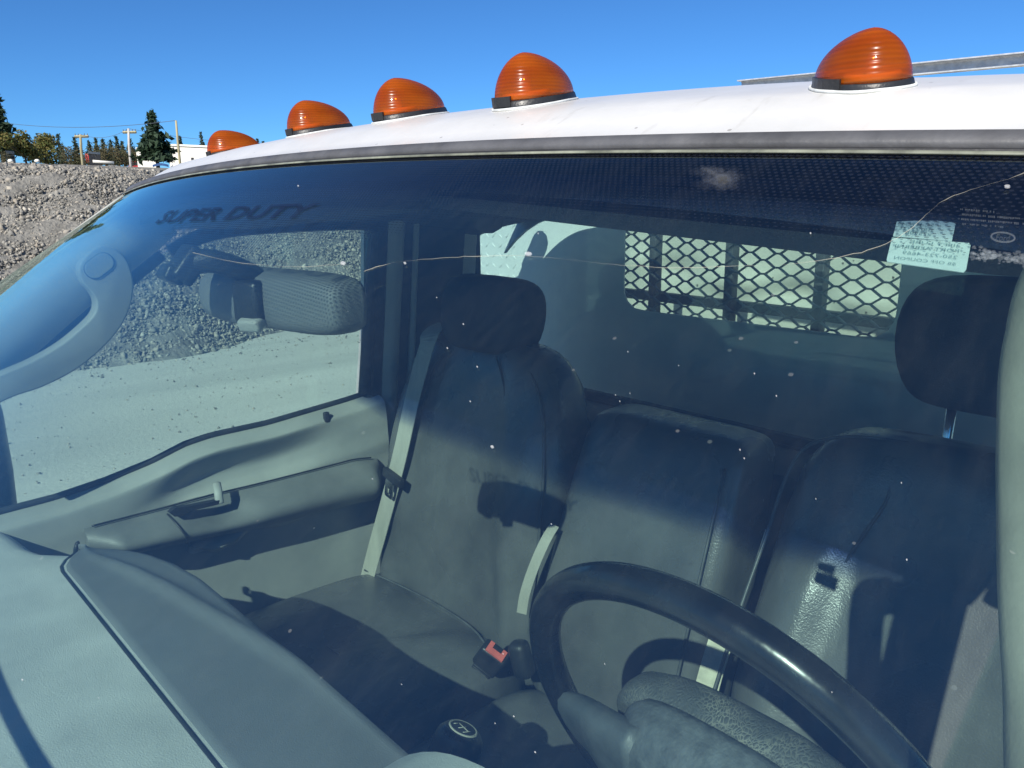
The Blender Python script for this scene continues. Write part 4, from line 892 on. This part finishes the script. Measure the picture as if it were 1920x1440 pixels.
# window frame and glass
fr_in = [(.385, 1.512), (.40, 1.70), (.418, 1.845), (.405, 1.868), (.38, 1.874), (.25, 1.876), (.12, 1.873), (.05, 1.862), (.0, 1.838), (-.10, 1.765), (-.25, 1.65), (-.40, 1.53), (-.52, 1.436)]
def wx(z): return -.740 + .10*max(0, z-1.49)
tube('window_frame', spline([V(wx(z)+.012, y+.012, z+.004) for y, z in fr_in[:9]], 5), .0135, M['rubber'], door, 8)
tube('window_frame', spline([V(wx(z)+.0, y, z) for y, z in fr_in[8:]], 5), .010, M['rubber'], door, 8)
gl = [V(wx(z)-.004, y, z) for y, z in ([(y, z-.03) for y, z in sill[::-1]] + fr_in[:9] + fr_in[9:-1])]
obj('window_glass', *prism(gl, (-.005, 0, 0)), M['glass_side'], door, smooth=False)
obj('outer_skin', *grid(lambda y, v: V(-.765 - .09*math.sin(min(1, v*1.6)*math.pi/2), y, sill_z(y) + .0 - .85*v), np.linspace(-.62, .44, 12), np.linspace(0, 1, 10), (.01, 0, 0)), M['white'], door)
mir = [V(-1.02 + a, -.30 + b*.5, 0) for a, b in circ(.125, .11, 20, 4)]
mh = obj('door_mirror', *stack([[V(p[0], p[1]+dy, z) for p in [V(-1.02 + a*k, -.288 + b*k, 0) for a, b in circ(.125, .06, 24, 4)]] for z, k, dy in ((1.36, .7, 0), (1.38, .95, 0), (1.45, 1, 0), (1.56, 1, 0), (1.60, .93, 0), (1.615, .6, 0))]), M['black'], truck)
tube('mirror_arm', [V(-.80, -.34, 1.46), V(-.92, -.32, 1.46)], .02, M['black'], truck, 8)

# ---- driver door (mostly out of view)
dd = bpy.data.objects.new('driver_door', None); COL.objects.link(dd); dd.parent = truck; dd.empty_display_size = .1
obj('inner_panel', *grid(lambda y, v: panel_fn(y, v)*V(-1, 1, 1), ys, np.linspace(0, 1, 31), (.02, 0, 0)), M['trim'], dd)
obj('outer_skin', *grid(lambda y, v: V(.765 + .09*math.sin(min(1, v*1.6)*math.pi/2), y, sill_z(y) - .85*v), np.linspace(-.62, .44, 12), np.linspace(0, 1, 10), (-.01, 0, 0)), M['white'], dd)
tube('window_frame', spline([V(-wx(z)-.012, y+.012, z+.004) for y, z in fr_in[:9]], 5), .0135, M['rubber'], dd, 8)
obj('window_glass', *prism([p*V(-1, 1, 1) for p in gl], (.005, 0, 0)), M['glass_side'], dd, smooth=False)

# ---- B pillars, rear wall, rear glass
for s in (-1, 1):
    def bp(y, z): return V(s*(.722 - .12*max(0, z-1.49)), y, z)
    for nm, y0, y1, dx, mt in (('door_seal', .425, .447, .0, 'rubber'), ('b_pillar_trim', .449, .490, .012, 'trim'), ('pillar_gap', .4905, .512, .0, 'trim_dark'), ('pillar_edge_trim', .5125, .527, .008, 'trim'), ('rear_quarter_trim', .528, .655, .0, 'trim_dark')):
        zs = np.linspace(.75 if nm != 'door_seal' else 1.0, 1.885, 14)
        v, f = grid(lambda z, u: bp(y0 + (y1-y0)*u - .035*max(0, 1.87-z)*.9*(1 if y0 < .5 else .3), z) - V(s*dx*math.sin(u*math.pi), 0, 0), zs, np.linspace(0, 1, 5), (s*.02, 0, 0)); part(nm, v, f, M[mt])
    part('cab_side', *grid(lambda y, v: V(s*(.80 - .07*max(0, v-.55)/.45), y, .55 + 1.38*v), np.linspace(.42, .733, 5), np.linspace(0, 1, 12), (-s*.012, 0, 0)), M['white'])
hole = roundrect(-.755, .755, 1.515, 1.90, .05, 8); n_ = 72
inn_ = resample(np.array(hole), n_); out_ = resample(np.array(roundrect(-.79, .79, .60, 1.93, .06, 8)), n_)
# align start angles so the loops pair up
def by_angle(L, c):
    a = np.arctan2(L[:, 1]-c[1], L[:, 0]-c[0]); return L[np.argsort(a)]
cxy = (0, 1.69)
ang = np.linspace(-math.pi, math.pi, 97)[:-1]
def cast(loop, c):
    L = np.array(loop); out = []
    for a in ang:
        d = V(math.cos(a), math.sin(a), 0)[:2]; best = None
        for i in range(len(L)):
            p, q = L[i]-c, L[(i+1) % len(L)]-c; e = q-p; den = d[0]*(-e[1]) + d[1]*e[0]
            if abs(den) < 1e-12: continue
            t = (p[0]*(-e[1]) + p[1]*e[0])/den; s = (d[0]*p[1] - d[1]*p[0])/den
            if t > 0 and -1e-9 <= s <= 1+1e-9: best = t if best is None else max(best, t)
        out.append(np.array(c) + d*(best or .01))
    return out
io = cast(hole, np.array(cxy)); oo = cast(roundrect(-.79, .79, .60, 1.93, .06, 8), np.array(cxy))
part('rear_wall', *framev([V(x, .735, z) for x, z in oo], [V(x, .735, z) for x, z in io], (0, .03, 0)), M['trim_dark'], smooth=False)
tube('rear_window_seal', [V(x, .730, z) for x, z in io], .010, M['rubber'], truck, 8, closed=True)
part('rear_window', *prism([V(x, .745, z) for x, z in hole], (0, .005, 0)), M['glass_rear'], smooth=False)
part('parcel_ledge', *grid(lambda x, v: V(x, .60 + .125*v, 1.50 + .012*math.sin(v*3)), np.linspace(-.70, .70, 12), np.linspace(0, 1, 5), (0, 0, -.02)), M['trim_dark'])

# ---- headache rack behind the cab
rack = bpy.data.objects.new('headache_rack', None); COL.objects.link(rack); rack.parent = truck; rack['label'] = 'steel headache rack with an expanded mesh window behind the cab'; rack.empty_display_size = .1
RY = 1.0
wl_, wr_, wb_ = at(1170, 500, 'y', RY)[0], at(1688, 520, 'y', RY)[0], at(1400, 606, 'y', RY)[2]; sL = at(978, 470, 'y', RY)[0]
win = roundrect(wl_, wr_, wb_, 1.888, .05, 8); wc = np.array(((wl_+wr_)/2, 1.78))
oo2 = cast(roundrect(sL, .85, 1.05, 1.905, .02, 4), wc); ii2 = cast(win, wc)
obj('panel', *framev([V(x, RY, z) for x, z in oo2], [V(x, RY, z) for x, z in ii2], (0, .004, 0)), M['panel'], rack, smooth=False)
obj('tread_plate', *prism([V(x, RY+.006, z) for x, z in ((sL-.42, 1.05), (sL-.003, 1.05), (sL-.003, 1.905), (sL-.42, 1.905))], (0, .004, 0)), M['panel'], rack, smooth=False)
tpv = []; tpf = []
for i in range(14):
    for j in range(18):
        cx_, cz_ = sL - .40 + i*.028, 1.40 + j*.028; a = R(45 if (i+j) % 2 else -45); d = V(math.cos(a), 0, math.sin(a)); nn = V(-math.sin(a), 0, math.cos(a)); c = V(cx_, RY+.0055, cz_); o = len(tpv)
        tpv += [c-d*.011, c+nn*.0028, c+d*.011, c-nn*.0028, c+V(0, -.0022, 0)]; tpf += [(o, o+1, o+4), (o+1, o+2, o+4), (o+2, o+3, o+4), (o+3, o, o+4)]
obj('tread_bars', tpv, tpf, M['panel'], rack, smooth=False, kind='stuff')
# expanded mesh: diagonal strands clipped to the window
px_, pz_ = .0630, .0288; mvv = []; mff = []
def strand(a, b):
    n = 2; w = .0016
    d = b-a; d /= np.linalg.norm(d); nn = np.cross(d, V(0, 1, 0)); o = len(mvv)
    for p in (a - d*.001, b + d*.001):
        for u, y in ((-w, 0), (w, -.002), (w*.6, .003), (-w*1.2, .004)): mvv.append(p + nn*u + V(0, y, 0))
    mff.extend([(o+q, o+(q+1) % 4, o+4+(q+1) % 4, o+4+q) for q in range(4)])
for i in range(-1, 13):
    for j in range(-1, 22):
        c = V(wl_ - .02 + i*px_ + (j % 2)*px_/2, RY+.010, wb_ - .01 + j*pz_/2)
        for sx in (-1, 1):
            e = c + V(sx*px_/2, 0, pz_/2); k1_ = c*.84 + e*.16
            if wl_-.015 < (c[0]+e[0])/2 < wr_+.015 and wb_-.015 < c[2] < 1.88: 
                p1_ = c + V(sx*px_*.09, 0, 0); p2_ = e - V(sx*px_*.09, 0, 0); strand(p1_, p2_)
                strand(c, p1_); strand(p2_, e)
obj('expanded_mesh', mvv, mff, M['mesh'], rack, smooth=False)
bx0 = at(1229, 500, 'y', 1.2)[0]; bdx = (at(1541, 515, 'y', 1.2)[0]-bx0)/2
for x in [bx0 + bdx*k for k in (-1, 0, 1, 2, 3, 4)]:
    box('upright_bar', (x, 1.2, 1.60), (.022, .03, .58), M['steel'], rack, None, .003)
hb0, hb1 = at(1180, 556, 'y', 1.055), at(1650, 600, 'y', 1.055); zb = at(1372, 574, 'y', 1.235)[2]
box('cross_bar', (-.10, 1.235, zb), (1.5, .03, .024), M['steel'], rack, rotm('Y', .6), .003)
# dented front wall of the service box
def bw(x, z):
    d = 0
    for cx_, cz_, sx, sz, k in DENT: d += k*math.exp(-((x-cx_*1.1+.06)/sx)**2 - ((z-(cz_-1.67+DZ))/sz)**2)
    return V(x, 1.55 + d, z)
DZ = at(1372, 535, 'y', 1.55)[2]
DENT = [(-.62, 1.70, .09, .035, .03), (-.42, 1.68, .12, .03, -.03), (-.25, 1.66, .10, .03, .035), (-.08, 1.655, .09, .025, -.03), (.10, 1.65, .12, .03, .03), (-.75, 1.72, .06, .04, -.02), (.30, 1.66, .1, .04, .02), (-.5, 1.80, .3, .08, .012)]
M['boxwall'] = pm('dented_box_paint', (.62, .58, .47), .35, .14, 6, .1, 40, col2=(.54, .51, .42))
part('box_front', *grid(bw, np.linspace(-1.15, 1.15, 120), np.linspace(1.0, 2.02, 60), (0, .02, 0)), M['boxwall'], label='dented cream front wall of the service box behind the rack')
# rust flecks and paint chips on the box wall
for k in range(26):
    x, z = RNG.uniform(-.7, .25), RNG.uniform(1.62, 1.80); p = bw(x, z) + V(0, -.0022, 0); r = RNG.uniform(.0015, .004)
    obj('rust_fleck', *prism([p + V(r*math.cos(a)*RNG.uniform(.6, 1.2), 0, r*math.sin(a)*RNG.uniform(.6, 1.2)) for a in np.linspace(0, 6.28, 7)[:-1]], (0, .002, 0)), M['bark'], rack, smooth=False)

# ---- galvanised crossbar over the cab rear
cb = bpy.data.objects.new('ladder_rack_bar', None); COL.objects.link(cb); cb.parent = truck; cb['label'] = 'galvanised steel channel running across behind the roof'; cb.empty_display_size = .1
a, b = at(1386, 161, 'y', .9), at(1920, 111, 'y', .9); d = (b-a)/np.linalg.norm(b-a); P = [a, b + d*.5]
for (o0, o1, s0, s1, nm) in (((0, 0), (.022, .003), 0, 0, 'web'),): pass
obj('channel', *sweep(P, [(a_*.78, b_*.78) for a_, b_ in [(-.012, -.010), (-.012, .0085), (-.008, .012), (.012, .012), (.012, .0095), (-.0065, .0095), (-.0095, .007), (-.0095, -.0085), (-.0065, -.0095), (.012, -.0095), (.012, -.012), (-.010, -.012)]], up=(0, 0, 1)), M['galv'], cb, smooth=False)
pb = at(1782, 140, 'y', .905)
box('bracket', pb + V(0, .006, -.07), (.036, .02, .13), M['galv'], cb, None, .002)

# ---- rear view mirror
rv_ = bpy.data.objects.new('rear_view_mirror', None); COL.objects.link(rv_); rv_.parent = truck; rv_['label'] = 'grey backed rear view mirror hanging from the windshield'; rv_.empty_display_size = .05
# housing lies nearly along x, turned towards the driver
pl = at(405, 548, 'y', -.166); pr_ = at(662, 578, 'y', -.124)
mc_ = (pl+pr_)/2; mx = pr_-pl; ML = np.linalg.norm(mx); mx /= ML; mz = V(0, 0, 1) - mx*mx[2]; mz /= np.linalg.norm(mz); my = np.cross(mz, mx)
HW, HH = ML/2, .0275
rings = []
for dpt, k in ((.016, .97), (.012, 1.0), (-.002, .985), (-.012, .93), (-.019, .80), (-.022, .5), (-.0225, .15)):
    rings.append([mc_ + mx*(a*HW*(1 if k > .9 else .9+.1*k)) + mz*(b*HH*k) + my*dpt for a, b in circ(1, 1, 44, 5)])
obj('housing', *stack(rings), M['airbag'], rv_)
obj('mirror_glass', *stack([[mc_ + mx*a*HW*.95 + mz*b*HH*.93 + my*dd_ for a, b in circ(1, 1, 44, 5)] for dd_ in (.0165, .018)]), M['chrome'], rv_)
m0 = at(350, 497, 'x', -.02); j1 = at(400, 490, 'x', -.005); j2 = at(478, 520, 'x', .0); j3 = at(475, 548, 'y', -.165)
box('mount_foot', m0, (.030, .020, .034), M['black'], rv_, rotm('X', -40), .004)
box('mount_clip', at(322, 515, 'x', -.02), (.024, .018, .014), M['black'], rv_, rotm('X', -30), .003)
tube('arm', spline([m0, j1, j2, j3], 6), .0105, M['black'], rv_, 12)
tabc = at(476, 603, 'y', -.172); box('dip_tab', tabc, (.022, .022, .012), M['trim'], rv_, rotm('Z', 30) @ rotm('X', 20), .003)
jl = at(478, 565, 'y', -.166); box('neck_shroud', jl, (.03, .03, .04), M['black'], rv_, rotm('Z', 25), .006)

# ---- writing, stickers, crack and marks on the glass
def text_geo(s, shear=0., bold=0.):
    cu = bpy.data.curves.new('t', 'FONT'); cu.body = s; cu.size = 1; cu.shear = shear; cu.offset = bold; cu.resolution_u = 2; o = bpy.data.objects.new('t', cu); COL.objects.link(o)
    dg = bpy.context.evaluated_depsgraph_get(); me = bpy.data.meshes.new_from_object(o.evaluated_get(dg))
    bm = bmesh.new(); bm.from_mesh(me); bmesh.ops.triangulate(bm, faces=bm.faces); bmesh.ops.subdivide_edges(bm, edges=[e for e in bm.edges if e.calc_length() > .5], cuts=1); bm.to_mesh(me); bm.free()
    v = np.array([x.co[:] for x in me.vertices]); f = [tuple(p.vertices) for p in me.polygons]
    bpy.data.objects.remove(o); bpy.data.curves.remove(cu); bpy.data.meshes.remove(me)
    v[:, 0] -= v[:, 0].min(); w = v[:, 0].max(); v[:, 1] -= v[:, 1].min(); return v[:, 0]/w, v[:, 1]/max(v[:, 1].max(), 1e-6), f
def bilin(q, a, b):   # q: four (xn,t) corners: left-bottom, right-bottom, right-top, left-top
    q = [V(*p, 0)[:2] for p in q]; return (q[0]*(1-a) + q[1]*a)*(1-b) + (q[3]*(1-a) + q[2]*a)*b
def decal_text(name, s, corners, off, mat, parent, shear=0., mirror=False, bold=0., **k):
    a, b, f = text_geo(s, shear, bold); a = 1-a if mirror else a
    v = [ws(*bilin(corners, x, y), off) for x, y in zip(a, b)]; return obj(name, v, f, mat, parent, smooth=False, **k)
sd_c = [ws_at(290, 421), ws_at(592, 410), ws_at(604, 382), ws_at(308, 397)]
decal_text('super_duty_lettering', 'SUPER DUTY', sd_c, .0008, M['film'], shield, .35, False, .035, label='dark SUPER DUTY lettering along the top of the glass')
def ws_patch(name, poly, off, mat, th=.0004, n=0, **k):
    q = [ws(*ws_at(*p), off) for p in poly]; nrm = ws_frame(*ws_at(*poly[0]), 'top')[1]; return obj(name, *prism(q, nrm*-th), mat, shield, smooth=False, **k)
OFF = -.0075
ws_patch('oil_sticker', [(1682, 388), (1720, 386), (1760, 386), (1791, 389), (1794, 392), (1787, 424), (1675, 415)], OFF, M['paper'], label='upper pale oil change sticker')
ws_patch('coupon_sticker', [(1673, 418), (1790, 425), (1820, 427), (1823, 431), (1815, 476), (1810, 482), (1664, 463), (1663, 459)], OFF, M['paper'], label='lower pale coupon sticker with four lines of print')
def sline(s, x0, y0, x1, y1, h):
    c = [ws_at(x0, y0+h), ws_at(x1, y1+h), ws_at(x1+2, y1), ws_at(x0+2, y0)]; decal_text('sticker_print', s, c, OFF+.0006, M['ink'], shield, 0, True, .01)
sline('5C-MTO40', 1683, 390, 1752, 393, 6.5); sline('05/27/2C', 1680, 398, 1750, 402, 6.5); sline('x7590B', 1697, 406, 1748, 410, 6.5)
sline('JIFFY LUBE', 1707, 424, 1800, 432, 6.5); sline('PORT ALBERNI', 1678, 432, 1800, 441, 6.5); sline('250-723-4669', 1692, 444, 1797, 453, 6.5); sline('$8 OFF COUPON', 1676, 454, 1794, 466, 6.5)
ev_ = []; ef_ = []
for k, (x0, y0, x1) in enumerate(((1800, 393, 1862), (1798, 402, 1912), (1797, 411, 1925), (1797, 420, 1880))):
    x = x0
    while x < x1:
        w = random.uniform(1.2, 3.0); yy = y0 + .075*(x-x0); hh = random.uniform(2.6, 4.4); o = len(ev_)
        if random.random() < .84:
            ev_ += [ws(*ws_at(*p), .0006) for p in ((x, yy), (x+w, yy+.1), (x+w, yy+hh), (x, yy+hh))]; ef_.append((o, o+1, o+2, o+3))
        x += w + random.uniform(.6, 1.4)
obj('etched_text', ev_, ef_, M['etch'], shield, smooth=False, kind='stuff')
ev = [(1880 + 22*math.cos(a), 448 + 9*math.sin(a) + .08*22*math.cos(a)) for a in np.linspace(0, 6.283, 25)[:-1]]
tube('oval_mark', [ws(*ws_at(*p), .0008) for p in ev], .0004, M['etch'], shield, 5, closed=True)
decal_text('oval_script', 'Ford', [ws_at(1866, 454), ws_at(1894, 456), ws_at(1894, 444), ws_at(1866, 442)], .0008, M['etch'], shield, .3)
hv = []; hf = []
for k in range(150):
    a_ = random.uniform(1822, 1925); b_ = 478 + .10*(a_-1822) + RNG.normal()*6; r = random.uniform(1.5, 4.5); o = len(hv)
    hv += [ws(*ws_at(a_ + r*math.cos(q)*1.4, b_ + r*math.sin(q)*.8), .0005) for q in np.linspace(0, 6.283, 7)[:-1]]; hf.append(tuple(range(o, o+6)))
obj('label_residue', hv, hf, M['etch'], shield, smooth=False, kind='stuff')
sm_ = [(1312, 318), (1325, 315), (1345, 319), (1372, 318), (1384, 326), (1386, 348), (1372, 357), (1340, 352), (1322, 345), (1316, 330)]
sv = []; sf = []
for k in range(170):
    a_, b_ = (RNG.normal()*20+1352, RNG.normal()*9+337) if k % 3 else (RNG.normal()*10+1330, RNG.normal()*2.5+321)
    r = random.uniform(4, 10) if k % 3 else random.uniform(2, 5); o = len(sv); sv += [ws(*ws_at(a_ + r*math.cos(q)*1.3, b_ + r*math.sin(q)*.8), .0006 + k*4e-6) for q in np.linspace(0, 6.283, 9)[:-1]]; sf.append(tuple(range(o, o+8)))
obj('dust_smear', sv, sf, M['smear'], shield, smooth=False, kind='stuff')
ck = [(362, 474), (420, 488), (480, 497), (560, 501), (640, 496), (650, 497)]
ck2 = [(683, 510), (712, 500), (750, 492), (800, 487), (860, 483), (915, 481), (988, 481), (1060, 487), (1150, 497), (1250, 503), (1350, 501), (1440, 498), (1520, 493), (1600, 478), (1662, 458), (1700, 436), (1730, 410), (1760, 384), (1790, 368), (1840, 351), (1890, 337), (1940, 318), (2000, 300)]
for nm, c, r in (('crack', ck, .00022), ('crack', ck2, .00026)):
    S = spline([ws(*ws_at(*p), .0004) for p in c], 5); S = S + RNG.normal(size=S.shape)*.00012
    tube(nm, S, r, M['crack'], shield, 5, scale=np.interp(np.linspace(0, 1, len(S)), [0, .5, .85, 1], [1, .6, .9, 1.7])*np.clip(np.interp(np.arange(len(S)), np.arange(0, len(S)+4, 4), RNG.uniform(-.1, 1.3, len(range(0, len(S)+4, 4)))), .12, 1.2))
for p, r in (((992, 480), 5), ((645, 497), 5), ((761, 497), 2.5), ((1888, 355), 4), ((925, 842+0), 3)):
    c = [ws(*ws_at(p[0] + r*(1.4 if p[0] in (992, 1888) else 1)*math.cos(a), p[1] + r*.6*math.sin(a)), .001) for a in np.linspace(0, 6.283, 9)[:-1]]
    obj('stone_chip', *prism(c, (0, -.0003, .0006)), M['pit'], shield, smooth=False)
chips = [(1178, 662), (1273, 688), (1155, 743), (1182, 740), (1163, 755), (1415, 703), (1456, 745), (1388, 846), (1396, 862), (1530, 938), (1690, 908), (1035, 985), (840, 655), (883, 755), (930, 1358), (965, 1345), (1005, 1412), (755, 1285), (45, 1276), (188, 1310), (945, 1228), (1135, 1247), (896, 690), (1520, 440), (870, 610), (700, 900), (1700, 1052), (1560, 1300), (820, 560), (560, 350), (1010, 440)]
for p in chips:
    r = random.uniform(.7, 1.6); c = [ws(*ws_at(p[0] + r*math.cos(a), p[1] + r*math.sin(a)), .0006) for a in np.linspace(0, 6.283, 7)[:-1]]
    obj('glass_pit', *prism(c, (0, -.0002, .0003)), M['pit'], shield, smooth=False)

# ---- wiper, hood, fenders, wheels (outside the frame, seen from a step aside)
def wsl(x0, t0, x1, t1, off): return [ws(x0*(1-k)+x1*k, t0*(1-k)+t1*k, off) for k in np.linspace(0, 1, 12)]
def ws_sun(p):
    x, t = -.1, .8; sn = np.array(SUN)
    for _ in range(40):
        def err(x, t): q = ws(x, t, .012) - p; q = q - sn*(q @ sn); return q
        e0 = err(x, t); J = np.stack([(err(x+1e-4, t)-e0)/1e-4, (err(x, t+1e-4)-e0)/1e-4], 1); dlt = np.linalg.lstsq(J, -e0, rcond=None)[0]; x += dlt[0]; t += dlt[1]
    return x, t
wa, wb2 = ws_sun(at(4, 1296, 'z', 1.43)), ws_sun(at(84, 1446, 'z', 1.43)); dxw, dtw = wb2[0]-wa[0], wb2[1]-wa[1]
tube('wiper_blade', wsl(wa[0]-dxw*1.2, wa[1]-dtw*1.2, wb2[0]+dxw*.3, wb2[1]+dtw*.3, .012), .005, M['black'], truck, 6); tube('wiper_arm', wsl(wa[0], wa[1], -.05, 1.0, .024), .004, M['black'], truck, 6)
print('WIPER', wa, wb2)
tube('wiper_blade', wsl(.62, .80, .10, .95, .012), .006, M['black'], truck, 6); tube('wiper_arm', wsl(.36, .88, .60, 1.0, .022), .005, M['black'], truck, 6)
part('hood', *grid(lambda x, v: V(x, -.88 - 1.25*v + .10*(x/.8)**2*(1-v), 1.385 - .12*v**2 - .06*(x/.8)**2 - .12*max(0, v-.9)/.1), np.linspace(-.78, .78, 25), np.linspace(0, 1, 16), (0, 0, -.02)), M['white'])
for s in (-1, 1):
    part('fender', *grid(lambda y, v: V(s*(.79 + .16*math.sin(v*math.pi/2)), y, 1.315 - .10*((-.88-y)/1.25)**2*max(0, 1) - .55*v*v + .10*max(0, 1-abs(y+1.45)/.45)*v), np.linspace(-2.15, -.62, 20), np.linspace(0, 1, 10), (-s*.015, 0, 0)), M['white'])
    wo = bpy.data.objects.new('wheel', None); COL.objects.link(wo); wo.parent = truck; wo.location = (s*.84, -1.45, .40)
    obj('tyre', *stack([[V(x, r*math.cos(a), r*math.sin(a)) for a in np.linspace(0, 6.283, 33)[:-1]] for x, r in ((-.12, .25), (-.12, .36), (-.09, .40), (.09, .40), (.12, .36), (.12, .25))], False), M['tyre'], wo)
    obj('rim', *stack([[V(x*s, r*math.cos(a), r*math.sin(a)) for a in np.linspace(0, 6.283, 25)[:-1]] for x, r in ((-.1, .25), (.09, .25), (.10, .22), (.03, .12), (.05, .05))]), M['steel'], wo)
part('grille', *prism([V(x, -2.16, z) for x, z in ((-.78, .62), (.78, .62), (.74, 1.20), (-.74, 1.20))], (0, .05, 0)), M['dark'], smooth=False)
part('front_bumper', *stack([[V(x, -2.25 + .10*(x/.95)**2 + b*.06, .62 + c*.12) for b, c in circ(1, 1, 12, 4)] for x in np.linspace(-.95, .95, 15)]), M['galv'])
part('chassis_frame', *prism([V(x, -2.1, .55) for x in (-.45, .45)] + [V(x, 3.2, .55) for x in (.45, -.45)], (0, 0, .14)), M['steel'], smooth=False)
part('box_body', *prism([V(-1.15, 1.60, .72), V(1.15, 1.60, .72), V(1.15, 3.6, .72), V(-1.15, 3.6, .72)], (0, 0, 1.29)), M['boxwall'], smooth=False)
for s in (-1, 1):
    wo = bpy.data.objects.new('wheel', None); COL.objects.link(wo); wo.parent = truck; wo.location = (s*.84, 2.4, .40)
    obj('tyre', *stack([[V(x, r*math.cos(a), r*math.sin(a)) for a in np.linspace(0, 6.283, 33)[:-1]] for x, r in ((-.12, .25), (-.12, .36), (-.09, .40), (.09, .40), (.12, .36), (.12, .25))], False), M['tyre'], wo)
    obj('rim', *stack([[V(x*s, r*math.cos(a), r*math.sin(a)) for a in np.linspace(0, 6.283, 25)[:-1]] for x, r in ((-.1, .25), (.09, .25), (.10, .22), (.03, .12), (.05, .05))]), M['steel'], wo)
